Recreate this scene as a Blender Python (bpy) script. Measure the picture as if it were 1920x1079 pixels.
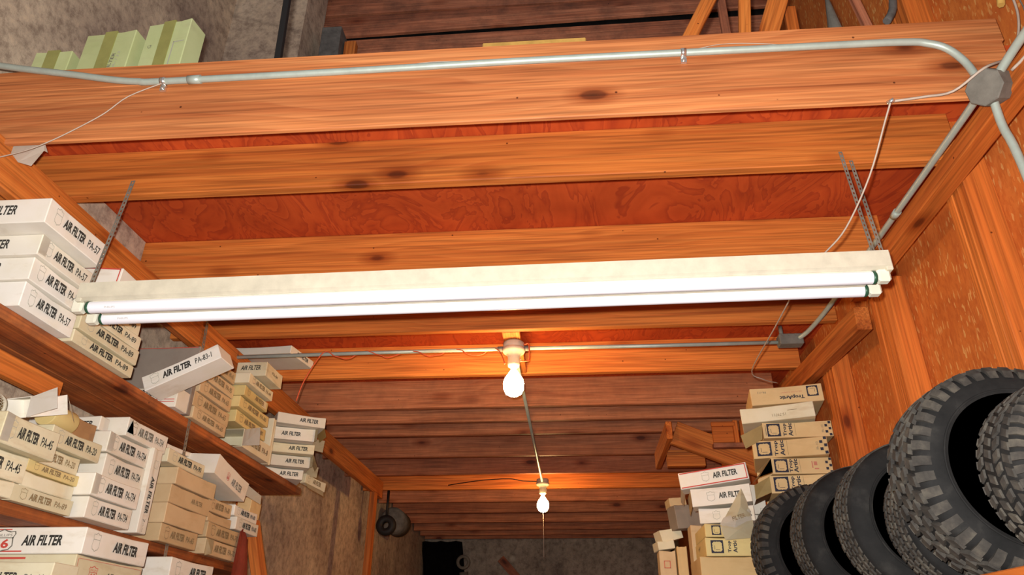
import bpy, bmesh, math, random
from mathutils import Vector, Matrix, Euler

PI = math.pi
random.seed(7)
for o in list(bpy.data.objects):
    bpy.data.objects.remove(o)
SC = bpy.context.scene
COL = SC.collection

# ------------------------------------------------------------------ camera, light, exposure
EYE = Vector((0.0, 0.0, 1.6))
def cam_axes(pitch, yaw, roll):
    f = Vector((math.sin(yaw) * math.cos(pitch), math.cos(yaw) * math.cos(pitch), math.sin(pitch)))
    r = Vector((math.cos(yaw), -math.sin(yaw), 0))
    u = r.cross(f)
    return r * math.cos(roll) + u * math.sin(roll), u * math.cos(roll) - r * math.sin(roll), f
CR, CU, CF = cam_axes(math.radians(27.04), math.radians(-4.77), math.radians(0.34))
cam = bpy.data.cameras.new('camera')
cam.sensor_width = 36.0
cam.sensor_fit = 'HORIZONTAL'
cam.lens = 36.0 * 1366.0 / 1920.0
cam.clip_start = 0.02
camo = bpy.data.objects.new('camera', cam)
COL.objects.link(camo)
M = Matrix((CR, CU, -CF)).transposed().to_4x4()
M.translation = EYE
camo.matrix_world = M
SC.camera = camo

world = bpy.data.worlds.new('world')
SC.world = world
world.use_nodes = True
world.node_tree.nodes['Background'].inputs[0].default_value = (0.95, 0.97, 1.0, 1)
world.node_tree.nodes['Background'].inputs[1].default_value = 0.22

fl = bpy.data.lights.new('camera_flash', 'SPOT')       # the camera's own flash, beside the lens
fl.energy = 285
fl.color = (1.0, 0.96, 0.92)
fl.spot_size = math.radians(150)
fl.spot_blend = 0.9
fl.shadow_soft_size = 0.018
flo = bpy.data.objects.new('camera_flash', fl)
COL.objects.link(flo)
flo.matrix_world = M.copy()
flo.location = EYE - CR * 0.035 + CU * 0.055 + CF * 0.01
BULB_STRENGTH = 120.0

SC.view_settings.view_transform = 'Standard'
SC.view_settings.look = 'None'
SC.view_settings.gamma = 1.0
SC.view_settings.exposure = 0.32
SC.view_settings.use_curve_mapping = False

# ------------------------------------------------------------------ materials
class NT:
    def __init__(s, name, rough=0.7, metal=0.0, spec=0.3):
        s.m = bpy.data.materials.new(name)
        s.m.use_nodes = True
        s.t = s.m.node_tree
        s.b = s.t.nodes['Principled BSDF']
        s.b.inputs['Roughness'].default_value = rough
        s.b.inputs['Metallic'].default_value = metal
        s.b.inputs['Specular IOR Level'].default_value = spec
    def n(s, typ, **kw):
        nd = s.t.nodes.new(typ)
        for k, v in kw.items():
            if k.startswith('i_'):
                nd.inputs[k[2:].replace('_', ' ')].default_value = v
            else:
                setattr(nd, k, v)
        return nd
    def l(s, a, b):
        s.t.links.new(a, b)
    def coords(s, scale=(1, 1, 1), rot=(0, 0, 0), rand=True):
        tc = s.n('ShaderNodeTexCoord')
        out = tc.outputs['Object']
        if rand:
            oi = s.n('ShaderNodeObjectInfo')
            mu = s.n('ShaderNodeMath', operation='MULTIPLY')
            mu.inputs[1].default_value = 23.7
            s.l(oi.outputs['Random'], mu.inputs[0])
            ad = s.n('ShaderNodeVectorMath', operation='ADD')
            s.l(out, ad.inputs[0]); s.l(mu.outputs[0], ad.inputs[1])
            out = ad.outputs[0]
        mp = s.n('ShaderNodeMapping')
        mp.inputs['Scale'].default_value = scale
        mp.inputs['Rotation'].default_value = rot
        s.l(out, mp.inputs['Vector'])
        return mp.outputs[0]
    def noise(s, vec, scale=5, detail=3, rough=0.5, dist=0.0):
        nd = s.n('ShaderNodeTexNoise')
        nd.inputs['Scale'].default_value = scale
        nd.inputs['Detail'].default_value = detail
        nd.inputs['Roughness'].default_value = rough
        nd.inputs['Distortion'].default_value = dist
        s.l(vec, nd.inputs['Vector'])
        return nd.outputs['Fac']
    def ramp(s, fac, stops, interp='LINEAR'):
        r = s.n('ShaderNodeValToRGB')
        r.color_ramp.interpolation = interp
        el = r.color_ramp.elements
        while len(el) > 1:
            el.remove(el[0])
        el[0].position = stops[0][0]; el[0].color = (*stops[0][1], 1)
        for p, c in stops[1:]:
            e = el.new(p); e.color = (*c, 1)
        s.l(fac, r.inputs[0])
        return r.outputs[0]
    def mix(s, fac, a, b, mode='MIX'):
        m = s.n('ShaderNodeMix', data_type='RGBA', blend_type=mode)
        for sock, v in ((m.inputs[0], fac), (m.inputs[6], a), (m.inputs[7], b)):
            if isinstance(v, (int, float)):
                sock.default_value = v
            elif isinstance(v, tuple):
                sock.default_value = (*v, 1)
            else:
                s.l(v, sock)
        return m.outputs[2]
    def bump(s, h, strength=0.3, dist=0.002):
        b = s.n('ShaderNodeBump')
        b.inputs['Strength'].default_value = strength
        b.inputs['Distance'].default_value = dist
        s.l(h, b.inputs['Height'])
        s.l(b.outputs[0], s.b.inputs['Normal'])
    def color(s, c):
        if isinstance(c, tuple):
            s.b.inputs['Base Color'].default_value = (*c, 1)
        else:
            s.l(c, s.b.inputs['Base Color'])
        return s.m

BW = ((0, (0, 0, 0)), (1, (1, 1, 1)))
def wood(name, light, mid, dark, ring=16.0, dirt=0.0, vary=0.25):
    s = NT(name, 0.62, 0, 0.25)
    v = s.coords((1, 1, 1))
    # growth rings round a pith that wanders below the board
    warp = s.n('ShaderNodeMapping'); warp.inputs['Scale'].default_value = (0.55, 2.0, 2.0); s.l(v, warp.inputs['Vector'])
    wn = s.n('ShaderNodeTexNoise'); wn.inputs['Scale'].default_value = 1.6; wn.inputs['Detail'].default_value = 2
    s.l(warp.outputs[0], wn.inputs['Vector'])
    st = s.n('ShaderNodeMapping'); st.inputs['Scale'].default_value = (0.05, 1.0, 1.0); s.l(v, st.inputs['Vector'])
    add = s.n('ShaderNodeVectorMath', operation='MULTIPLY_ADD')
    add.inputs[1].default_value = (0.0, 0.20, 0.20)
    s.l(wn.outputs['Color'], add.inputs[0]); s.l(st.outputs[0], add.inputs[2])
    wv = s.n('ShaderNodeTexWave', wave_type='RINGS', rings_direction='X', wave_profile='SAW')
    wv.inputs['Scale'].default_value = ring
    wv.inputs['Distortion'].default_value = 0.8
    wv.inputs['Detail'].default_value = 2
    wv.inputs['Detail Scale'].default_value = 1.5
    s.l(add.outputs[0], wv.inputs['Vector'])
    soft = tuple(0.55 * a + 0.45 * b for a, b in zip(mid, dark))
    base = s.ramp(wv.outputs['Fac'], ((0.0, light), (0.5, mid), (0.9, soft), (1.0, light)))
    sm = s.n('ShaderNodeMapping'); sm.inputs['Scale'].default_value = (0.5, 26, 26); s.l(v, sm.inputs['Vector'])
    stk = s.noise(sm.outputs[0], 1.0, 4, 0.6, 0.3)
    base = s.mix(0.6, base, s.ramp(stk, ((0.32, dark), (0.5, mid), (0.68, light))))
    # long fibres
    fm = s.n('ShaderNodeMapping'); fm.inputs['Scale'].default_value = (2.5, 130, 130); s.l(v, fm.inputs['Vector'])
    fib = s.noise(fm.outputs[0], 1.0, 2)
    base = s.mix(0.65, base, s.ramp(fib, ((0.3, (0.42, 0.38, 0.36)), (0.6, (1.1, 1.08, 1.05)))), 'MULTIPLY')
    # broad blotches
    bm = s.n('ShaderNodeMapping'); bm.inputs['Scale'].default_value = (1.1, 5, 5); s.l(v, bm.inputs['Vector'])
    bl = s.noise(bm.outputs[0], 1.3, 4)
    base = s.mix(0.55, base, s.ramp(bl, ((0.25, (0.55, 0.46, 0.42)), (0.5, (0.95, 0.93, 0.9)), (0.75, (1.15, 1.15, 1.12)))), 'MULTIPLY')
    # knots
    km = s.n('ShaderNodeMapping'); km.inputs['Scale'].default_value = (2.6, 6.0, 6.0); s.l(v, km.inputs['Vector'])
    vo = s.n('ShaderNodeTexVoronoi'); vo.inputs['Scale'].default_value = 1.0; s.l(km.outputs[0], vo.inputs['Vector'])
    kn = s.ramp(vo.outputs['Distance'], ((0.0, (0.10, 0.05, 0.03)), (0.085, (0.22, 0.10, 0.06)), (0.12, (0.62, 0.45, 0.35)), (0.26, (1, 1, 1))))
    base = s.mix(0.9, base, kn, 'MULTIPLY')
    sv = s.n('ShaderNodeTexVoronoi'); sv.inputs['Scale'].default_value = 11.0; s.l(v, sv.inputs['Vector'])
    base = s.mix(1.0, base, s.ramp(sv.outputs['Distance'], ((0.03, (0.25, 0.2, 0.18)), (0.05, (1, 1, 1)))), 'MULTIPLY')
    if dirt:
        dn = s.noise(v, 7, 6, 0.7)
        base = s.mix(s.ramp(dn, ((0.42, (0, 0, 0)), (0.7, (dirt,) * 3))), base, (0.045, 0.03, 0.025))
    # each board its own tone
    oi = s.n('ShaderNodeObjectInfo')
    tone = s.ramp(oi.outputs['Random'], ((0, (1 - vary, 1 - vary * 1.15, 1 - vary * 1.2)), (1, (1.1, 1.1, 1.08))))
    base = s.mix(1.0, base, tone, 'MULTIPLY')
    s.bump(fib, 0.12, 0.001)
    return s.color(base)

M_JOIST = wood('pine_joist', (0.76, 0.262, 0.056), (0.66, 0.198, 0.037), (0.42, 0.092, 0.018), 15)
M_BEAM = wood('pine_beam', (0.62, 0.250, 0.092), (0.53, 0.185, 0.062), (0.33, 0.085, 0.026), 13)
M_DEEP = wood('pine_joist_dim_dusty', (0.62, 0.25, 0.12), (0.53, 0.19, 0.085), (0.36, 0.105, 0.045), 15, 0.28)  # joist pine with the weaker light of the deep bays in its colour, plus dirt
M_SHELF = wood('shelf_board', (0.58, 0.19, 0.05), (0.47, 0.135, 0.035), (0.32, 0.08, 0.024), 14, 0.5)
M_OLD = wood('old_plank', (0.60, 0.25, 0.14), (0.50, 0.18, 0.095), (0.34, 0.11, 0.06), 12, 0.55, 0.3)
M_STUD = wood('stud_pine', (0.68, 0.20, 0.036), (0.60, 0.160, 0.028), (0.48, 0.112, 0.02), 11, 0.0, 0.12)

def plywood():
    s = NT('plywood', 0.7, 0, 0.2)
    v = s.coords((1, 1, 1), rand=False)
    w = s.n('ShaderNodeMapping'); w.inputs['Scale'].default_value = (2.2, 0.9, 1); s.l(v, w.inputs['Vector'])
    n1 = s.noise(w.outputs[0], 2.2, 4, 0.55, 1.2)
    mu = s.n('ShaderNodeMath', operation='MULTIPLY'); mu.inputs[1].default_value = 9.0; s.l(n1, mu.inputs[0])
    fr = s.n('ShaderNodeMath', operation='FRACT'); s.l(mu.outputs[0], fr.inputs[0])
    base = s.ramp(fr.outputs[0], ((0, (0.54, 0.085, 0.018)), (0.6, (0.48, 0.070, 0.015)), (0.92, (0.38, 0.05, 0.013)), (1, (0.52, 0.082, 0.018))))
    n2 = s.noise(v, 3.5, 5)
    base = s.mix(0.6, base, s.ramp(n2, ((0.3, (0.6, 0.5, 0.45)), (0.7, (1.15, 1.15, 1.1)))), 'MULTIPLY')
    vo = s.n('ShaderNodeTexVoronoi'); vo.inputs['Scale'].default_value = 2.6; s.l(v, vo.inputs['Vector'])
    base = s.mix(0.8, base, s.ramp(vo.outputs['Distance'], ((0.02, (0.25, 0.15, 0.1)), (0.07, (0.8, 0.7, 0.6)), (0.1, (1, 1, 1)))), 'MULTIPLY')
    return s.color(base)
M_PLY = plywood()

def osb():
    s = NT('strand_board', 0.65, 0, 0.25)
    tc = s.coords((1, 1, 1), rand=False)
    n0 = s.noise(tc, 7, 6, 0.65, 0.6)
    base = s.ramp(n0, ((0.25, (0.46, 0.105, 0.020)), (0.5, (0.60, 0.165, 0.030)), (0.75, (0.70, 0.225, 0.048))))
    first = None
    for rot, sc in ((0.25, (125, 125, 38)), (-0.5, (150, 150, 46)), (1.1, (115, 115, 36))):
        mp = s.n('ShaderNodeMapping'); mp.inputs['Rotation'].default_value = (rot, 0, 0); mp.inputs['Scale'].default_value = sc
        s.l(tc, mp.inputs['Vector'])
        vo = s.n('ShaderNodeTexVoronoi'); vo.inputs['Scale'].default_value = 1.0; s.l(mp.outputs[0], vo.inputs['Vector'])
        sp = s.n('ShaderNodeSeparateColor'); s.l(vo.outputs['Color'], sp.inputs[0])
        first = first or sp.outputs[0]
        base = s.mix(s.ramp(sp.outputs[0], ((0.955, (0, 0, 0)), (0.98, (0.6, 0.6, 0.6)))), base, (0.80, 0.46, 0.15))
        base = s.mix(s.ramp(sp.outputs[1], ((0.0, (0.35, 0.35, 0.35)), (0.35, (0, 0, 0)))), base, (0.42, 0.085, 0.016))
    n = s.noise(tc, 2.0, 3)
    base = s.mix(0.45, base, s.ramp(n, ((0.3, (0.7, 0.6, 0.55)), (0.7, (1.1, 1.1, 1.1)))), 'MULTIPLY')
    s.bump(first, 0.2, 0.001)
    return s.color(base)
M_OSB = osb()

def concrete(name, a, b, c):
    s = NT(name, 0.9, 0, 0.15)
    v = s.coords((1, 1, 1), rand=False)
    n1 = s.noise(v, 2.0, 6, 0.65)
    n2 = s.noise(v, 17, 7, 0.78)
    base = s.ramp(n1, ((0.3, c), (0.5, b), (0.72, a)))
    base = s.mix(0.75, base, s.ramp(n2, ((0.36, (0.42, 0.38, 0.38)), (0.52, (0.95, 0.95, 0.95)), (0.66, (1.25, 1.22, 1.15)))), 'MULTIPLY')
    vo = s.n('ShaderNodeTexVoronoi'); vo.inputs['Scale'].default_value = 1.7; s.l(v, vo.inputs['Vector'])
    base = s.mix(s.ramp(vo.outputs['Distance'], ((0.05, (0.55, 0.55, 0.55)), (0.085, (0, 0, 0)))), base, (0.48, 0.46, 0.40))
    cr = s.n('ShaderNodeTexVoronoi', feature='DISTANCE_TO_EDGE'); cr.inputs['Scale'].default_value = 0.42
    s.l(v, cr.inputs['Vector'])
    base = s.mix(s.ramp(cr.outputs['Distance'], ((0.0, (0.25, 0.25, 0.25)), (0.008, (0, 0, 0)))), base, (0.08, 0.06, 0.05))
    s.bump(n2, 0.5, 0.006)
    return s.color(base)
M_CONC = concrete('old_concrete', (0.74, 0.60, 0.43), (0.56, 0.44, 0.32), (0.34, 0.255, 0.20))
M_CONC2 = concrete('pale_concrete', (0.62, 0.50, 0.38), (0.50, 0.39, 0.29), (0.37, 0.28, 0.22))
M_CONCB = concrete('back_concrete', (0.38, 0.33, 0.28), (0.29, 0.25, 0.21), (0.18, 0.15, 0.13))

def card(name, a, b, stain, amt):
    s = NT(name, 0.75, 0, 0.2)
    v = s.coords((1, 1, 1))
    n = s.noise(v, 9, 5, 0.6)
    base = s.mix(s.ramp(n, ((0.40, (0, 0, 0)), (0.75, (1, 1, 1)))), a, b)
    sm = s.n('ShaderNodeMapping'); sm.inputs['Scale'].default_value = (3.5, 6, 14); s.l(v, sm.inputs['Vector'])
    n2 = s.noise(sm.outputs[0], 1.2, 5, 0.65)
    base = s.mix(s.ramp(n2, ((0.55, (0, 0, 0)), (0.8, (amt,) * 3))), base, stain)
    oi = s.n('ShaderNodeObjectInfo')
    base = s.mix(1.0, base, s.ramp(oi.outputs['Random'], ((0, (0.86, 0.84, 0.78)), (0.5, (1, 0.98, 0.95)), (1, (1.03, 1.03, 1.03)))), 'MULTIPLY')
    return s.color(base)
CARD = {
    'white': card('white_card', (0.78, 0.75, 0.68), (0.72, 0.68, 0.57), (0.46, 0.35, 0.20), 0.6),
    'cream': card('cream_card', (0.74, 0.69, 0.51), (0.67, 0.60, 0.40), (0.44, 0.30, 0.14), 0.65),
    'tan': card('tan_card', (0.62, 0.47, 0.28), (0.55, 0.39, 0.22), (0.36, 0.21, 0.10), 0.55),
    'yellow': card('yellow_card', (0.68, 0.55, 0.25), (0.62, 0.49, 0.22), (0.42, 0.30, 0.13), 0.5),
    'kraft': card('kraft_card', (0.70, 0.52, 0.27), (0.64, 0.45, 0.22), (0.42, 0.27, 0.12), 0.4),
    'grey': card('grey_card', (0.29, 0.25, 0.21), (0.24, 0.20, 0.17), (0.15, 0.11, 0.09), 0.5),
    'green': card('green_card', (0.52, 0.58, 0.30), (0.46, 0.52, 0.25), (0.36, 0.32, 0.2), 0.4),
    'brown': card('brown_card', (0.38, 0.22, 0.10), (0.32, 0.17, 0.08), (0.2, 0.1, 0.05), 0.5),
}
def plain(name, c, rough=0.6, metal=0.0, spec=0.3, speck=0.0):
    s = NT(name, rough, metal, spec)
    if speck:
        v = s.coords((1, 1, 1))
        n = s.noise(v, 18, 6, 0.65)
        lo = tuple(x * (1 - speck) for x in c)
        return s.color(s.ramp(n, ((0.3, lo), (0.7, c))))
    return s.color(c)
M_INK = plain('black_print', (0.035, 0.033, 0.028), 0.8)
M_INKF = plain('faded_print', (0.24, 0.17, 0.085), 0.8)
M_INKG = plain('pale_grey_print', (0.40, 0.39, 0.32), 0.8)
M_INKM = plain('grey_print', (0.16, 0.15, 0.12), 0.8)
M_NAVY = plain('navy_print', (0.03, 0.03, 0.05), 0.8)
M_RED = plain('red_print', (0.55, 0.07, 0.05), 0.8)
M_REDF = plain('faded_red_print', (0.55, 0.22, 0.15), 0.8)
M_TAPE = plain('olive_tape', (0.33, 0.32, 0.10), 0.5, 0, 0.3, 0.2)
M_GALV = plain('galvanised_steel', (0.43, 0.49, 0.43), 0.42, 0.25, 0.5, 0.2)
M_GALVD = plain('dusty_steel', (0.21, 0.195, 0.165), 0.7, 0.2, 0.3, 0.4)
M_STRAP = plain('strap_steel', (0.30, 0.27, 0.22), 0.6, 0.4, 0.3, 0.5)
M_ENAMEL = plain('dusty_white_enamel', (0.66, 0.61, 0.47), 0.55, 0, 0.3, 0.2)
M_SOCKET = plain('white_socket_plastic', (0.78, 0.76, 0.62), 0.5, 0, 0.3, 0.1)
M_TUBE = plain('fluorescent_tube_glass', (0.84, 0.84, 0.90), 0.35, 0, 0.4)
M_CAPG = plain('green_tube_cap', (0.03, 0.09, 0.05), 0.4, 0.2)
M_PORC = plain('dusty_porcelain', (0.55, 0.48, 0.36), 0.6, 0, 0.3, 0.3)
M_WIRE = plain('orange_red_wire', (0.62, 0.09, 0.03), 0.5)
M_CABLE = plain('pale_cable', (0.50, 0.40, 0.32), 0.6, 0, 0.3, 0.25)
M_BLACK = plain('black_steel', (0.012, 0.011, 0.011), 0.6)
M_TARP_GAP = plain('black_tarp_and_gap_shade', (0.010, 0.009, 0.009), 0.9, 0, 0.1, 0.5)  # also backs the upper planks, where its black paints the shade in their gaps
M_REDP = plain('dull_red_cloth', (0.55, 0.11, 0.07), 0.6, 0, 0.3, 0.3)
M_GREYP = plain('grey_dusty_plastic', (0.17, 0.16, 0.15), 0.8, 0, 0.2, 0.5)
M_CHROME = plain('bright_metal', (0.75, 0.75, 0.72), 0.25, 0.9, 0.5)
M_FOAM = plain('yellow_foam', (0.58, 0.34, 0.085), 0.8, 0, 0.2, 0.35)
M_ELEM = plain('filter_paper', (0.58, 0.42, 0.18), 0.8, 0, 0.2, 0.3)
def rubber():
    s = NT('tyre_rubber', 0.8, 0, 0.18)
    v = s.coords((1, 1, 1))
    n = s.noise(v, 14, 6, 0.65)
    c = s.ramp(n, ((0.3, (0.008, 0.008, 0.008)), (0.55, (0.0145, 0.014, 0.0135)), (0.78, (0.034, 0.032, 0.029))))
    s.bump(s.noise(v, 90, 3), 0.2, 0.001)
    return s.color(c)
M_RUB = rubber()
def rubber2():
    s = NT('dusty_tread_rubber', 0.85, 0, 0.25)
    v = s.coords((1, 1, 1))
    n = s.noise(v, 20, 6, 0.65)
    return s.color(s.ramp(n, ((0.3, (0.022, 0.020, 0.018)), (0.5, (0.046, 0.041, 0.035)), (0.72, (0.10, 0.088, 0.068)))))
M_TREAD = rubber2()
def glow():
    s = NT('lit_bulb_glass', 0.4)
    s.b.inputs['Base Color'].default_value = (1, 0.9, 0.7, 1)
    s.b.inputs['Emission Color'].default_value = (1.0, 0.60, 0.24, 1)
    s.b.inputs['Emission Strength'].default_value = BULB_STRENGTH
    return s.m
M_BULB = glow()

# ------------------------------------------------------------------ object helpers
def link(name, me, mat=None, parent=None, mw=None):
    o = bpy.data.objects.new(name, me)
    COL.objects.link(o)
    if me is not None and mat is not None and not me.materials:
        me.materials.append(mat)
    if parent is not None:
        o.parent = parent
    if mw is not None:
        if parent is not None:
            o.matrix_local = mw
        else:
            o.matrix_world = mw
    return o
def bm_mesh(bm, name, smooth=False):
    me = bpy.data.meshes.new(name)
    bmesh.ops.recalc_face_normals(bm, faces=bm.faces)
    if smooth:
        for f in bm.faces:
            f.smooth = True
    bm.to_mesh(me)
    bm.free()
    return me
def tag(o, label, cat, group=None, kind=None):
    o['label'] = label
    o['category'] = cat
    if group:
        o['group'] = group
    if kind:
        o['kind'] = kind
    return o
def empty(name, loc, rz=0.0):
    o = bpy.data.objects.new(name, None)
    o.empty_display_size = 0.05
    COL.objects.link(o)
    o.location = loc
    o.rotation_euler = (0, 0, rz)
    return o
def box_bm(bm, x0, x1, y0, y1, z0, z1, bev=0.0):
    r = bmesh.ops.create_cube(bm, size=1.0)
    bmesh.ops.transform(bm, verts=r['verts'], matrix=Matrix.Translation(((x0 + x1) / 2, (y0 + y1) / 2, (z0 + z1) / 2)) @ Matrix.Diagonal((x1 - x0, y1 - y0, z1 - z0, 1)))
    if bev:
        es = list({e for v in r['verts'] for e in v.link_edges})
        bmesh.ops.bevel(bm, geom=es, offset=bev, segments=1, affect='EDGES')
def frame(p0, p1, up=Vector((0, 0, 1))):
    x = (Vector(p1) - Vector(p0)).normalized()
    y = Vector(up).cross(x)
    if y.length < 1e-4:
        y = Vector((0, 1, 0)).cross(x)
    y.normalize()
    z = x.cross(y)
    m = Matrix((x, y, z)).transposed().to_4x4()
    m.translation = (Vector(p0) + Vector(p1)) / 2
    return m
def board(name, p0, p1, w, h, mat, parent=None, up=(0, 0, 1), bev=0.003):
    """sawn lumber from p0 to p1 (centre line); w across, h along 'up'; grain runs along local x"""
    L = (Vector(p1) - Vector(p0)).length
    bm = bmesh.new()
    box_bm(bm, -L / 2, L / 2, -w / 2, w / 2, -h / 2, h / 2, bev)
    return link(name, bm_mesh(bm, name), mat, parent, frame(p0, p1, Vector(up)))
def tube_bm(bm, pts, r, n=8, caps=True):
    pts = [Vector(p) for p in pts]
    rings = []
    prev = None
    for i, p in enumerate(pts):
        t = (pts[min(i + 1, len(pts) - 1)] - pts[max(i - 1, 0)]).normalized()
        if prev is None:
            a = Vector((0, 0, 1)) if abs(t.z) < 0.9 else Vector((1, 0, 0))
            u = t.cross(a).normalized()
        else:
            u = (prev - t * prev.dot(t)).normalized()
        prev = u
        w = t.cross(u)
        rr = r[i] if isinstance(r, (list, tuple)) else r
        rings.append([bm.verts.new(p + (u * math.cos(k * 2 * PI / n) + w * math.sin(k * 2 * PI / n)) * rr) for k in range(n)])
    for a, b in zip(rings, rings[1:]):
        for k in range(n):
            f = bm.faces.new((a[k], a[(k + 1) % n], b[(k + 1) % n], b[k]))
            f.smooth = True
    if caps:
        bm.faces.new(rings[0][::-1]); bm.faces.new(rings[-1])
def smooth_path(pts, k=6):
    pts = [Vector(p) for p in pts]
    out = []
    for i in range(len(pts) - 1):
        p0, p1, p2, p3 = pts[max(i - 1, 0)], pts[i], pts[i + 1], pts[min(i + 2, len(pts) - 1)]
        for j in range(k):
            t = j / k
            out.append(0.5 * ((2 * p1) + (p2 - p0) * t + (2 * p0 - 5 * p1 + 4 * p2 - p3) * t * t + (3 * p1 - p0 - 3 * p2 + p3) * t ** 3))
    out.append(pts[-1])
    return out
def tube(name, pts, r, mat, parent=None, n=8, k=0):
    bm = bmesh.new()
    tube_bm(bm, smooth_path(pts, k) if k else pts, r, n)
    me = bpy.data.meshes.new(name)
    bm.to_mesh(me); bm.free()
    return link(name, me, mat, parent)
def lathe(name, prof, mat, parent=None, mw=None, n=24, axis='Z', closed=False):
    bm = bmesh.new()
    rings = []
    for r, z in prof:
        rings.append([bm.verts.new((r * math.cos(k * 2 * PI / n), r * math.sin(k * 2 * PI / n), z)) for k in range(n)])
    pairs = list(zip(rings, rings[1:]))
    if closed:
        pairs.append((rings[-1], rings[0]))
    for a, b in pairs:
        for k in range(n):
            f = bm.faces.new((a[k], a[(k + 1) % n], b[(k + 1) % n], b[k])); f.smooth = True
    if not closed:
        if prof[0][0] > 1e-4: bm.faces.new(rings[0][::-1])
        if prof[-1][0] > 1e-4: bm.faces.new(rings[-1])
    bmesh.ops.remove_doubles(bm, verts=bm.verts, dist=1e-5)
    return link(name, bm_mesh(bm, name), mat, parent, mw)

# ------------------------------------------------------------------ setting
def slab(name, x0, x1, y0, y1, z0, z1, mat, parent=None):
    bm = bmesh.new()
    box_bm(bm, x0, x1, y0, y1, z0, z1)
    o = link(name, bm_mesh(bm, name), mat, parent)
    if parent is None:
        o['kind'] = 'structure'
    return o
slab('floor', -2.1, 1.5, -1.0, 10.1, -0.1, 0.0, M_CONC)
slab('wall_left', -2.10, -1.95, -1.0, 10.1, 0.0, 6.4, M_CONC)
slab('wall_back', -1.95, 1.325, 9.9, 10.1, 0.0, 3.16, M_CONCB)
wall_right = slab('wall_right', 1.325, 1.345, -1.0, 10.1, 0.0, 6.4, M_OSB)
slab('ceiling', -1.95, 1.325, 1.655, 9.9, 3.16, 3.178, M_PLY)
def child(o, parent):
    o.parent = parent
    return o
# studs stand on the right wall: front faces at x = 1.235
for y0, y1, zt in ((1.30, 1.42, 3.6), (1.965, 2.085, 4.2), (2.655, 2.795, 2.96), (3.34, 3.49, 2.96), (4.05, 4.13, 2.96), (4.75, 4.83, 2.96), (5.45, 5.53, 2.96), (6.15, 6.23, 2.96), (6.85, 6.93, 2.96)):
    n = max(1, round((y1 - y0) / 0.042))
    for i in range(n):
        w = (y1 - y0) / n
        yc = y0 + w * (i + 0.5)
        fx = 1.235 + random.uniform(0, 0.004)
        board('stud', ((fx + 1.325) / 2, yc, 0.0), ((fx + 1.325) / 2, yc, zt), w - 0.003, 1.325 - fx, M_STUD, wall_right, (1, 0, 0))
# upper back wall of old planks, seen over the front beam
wub = slab('wall_upper_back', -1.95, 1.325, 3.36, 3.46, 3.178, 6.4, M_TARP_GAP)  # black backing paints the shadow seen in the gaps between planks
for i, (z0, z1, dy, tilt) in enumerate(((4.60, 4.94, 0.0, 0.0), (4.945, 5.055, 0.012, 0.004), (5.06, 5.125, 0.0, 0.01), (5.16, 5.25, 0.018, 0.03), (5.262, 5.335, 0.0, 0.01), (5.34, 5.43, 0.01, 0.0), (5.44, 5.6, 0.0, 0.0))):
    board('plank', (-1.9, 3.345 - dy, (z0 + z1) / 2 - tilt), (1.3, 3.345 - dy, (z0 + z1) / 2 + tilt), 0.028, z1 - z0, M_OLD, wub)
tag(slab('pillar', -1.95, -1.50, 3.02, 3.3, 3.18, 6.4, M_CONC2), 'rough concrete pillar in upper left corner beside the black rod', 'pillar')
del bpy.data.objects['pillar']['kind']
o = board('post', (-1.36, 3.2, 3.18), (-1.375, 3.2, 5.04), 0.12, 0.12, M_GREYP)
tag(o, 'short dark dusty post standing between concrete pillar and plank wall', 'post')
o = board('post', (-1.255, 3.22, 3.18), (-1.27, 3.22, 4.97), 0.05, 0.07, M_JOIST)
tag(o, 'narrow orange timber post right of the dark dusty post', 'post')

# front beam: face board, and a rail on edge above it
o = board('front_beam', (-1.90, 1.6155, 3.0605), (1.24, 1.6155, 3.0545), 0.017, 0.202, M_BEAM)
tag(o, 'wide front timber beam of the loft carrying the long conduit', 'beam')
o = board('edge_rail', (-1.90, 1.630, 3.206), (1.25, 1.630, 3.200), 0.038, 0.086, M_BEAM)
tag(o, 'rough timber rail lying on edge above the front beam', 'rail')

JL = ['first ceiling joist behind the front beam, lit brightest',
      'second ceiling joist, directly above the tube light',
      'third ceiling joist, just below the tubes and before the near bulb',
      'fourth ceiling joist, close behind the cross conduit of the near bulb',
      'fifth ceiling joist, level with the lower half of the near bulb',
      'sixth ceiling joist, close behind the fifth and lit from below',
      'seventh ceiling joist, with the rail frame at its right end',
      'eighth ceiling joist, broad and knotty beneath the near bulb',
      'ninth ceiling joist, just before the glowing one at the far bulb',
      'tenth ceiling joist, glowing orange right behind the far bulb',
      'eleventh ceiling joist, level with the far bulb',
      'twelfth ceiling joist, just below the far bulb in the picture',
      'thirteenth ceiling joist, in deep gloom past the far bulb',
      'third ceiling joist from the back concrete wall',
      'second ceiling joist from the back concrete wall',
      'last ceiling joist, darkest against the back concrete wall']
JY = [1.92, 2.52, 3.12, 3.724, 4.288, 4.59, 4.90, 5.50, 6.10, 6.70, 7.30, 7.90, 8.50, 9.05, 9.45, 9.75]
for i, y in enumerate(JY):
    r = -1.93
    o = board('ceiling_joist', (r, y + 0.019, 3.0695), (1.225, y + 0.019, 3.0695), 0.038, 0.180, M_JOIST if i < 4 or i == 9 else M_DEEP)  # brighter pine on the near joists and far-bulb joist, dim copy elsewhere
    tag(o, JL[i], 'joist', 'ceiling joists under the loft floor')

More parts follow.
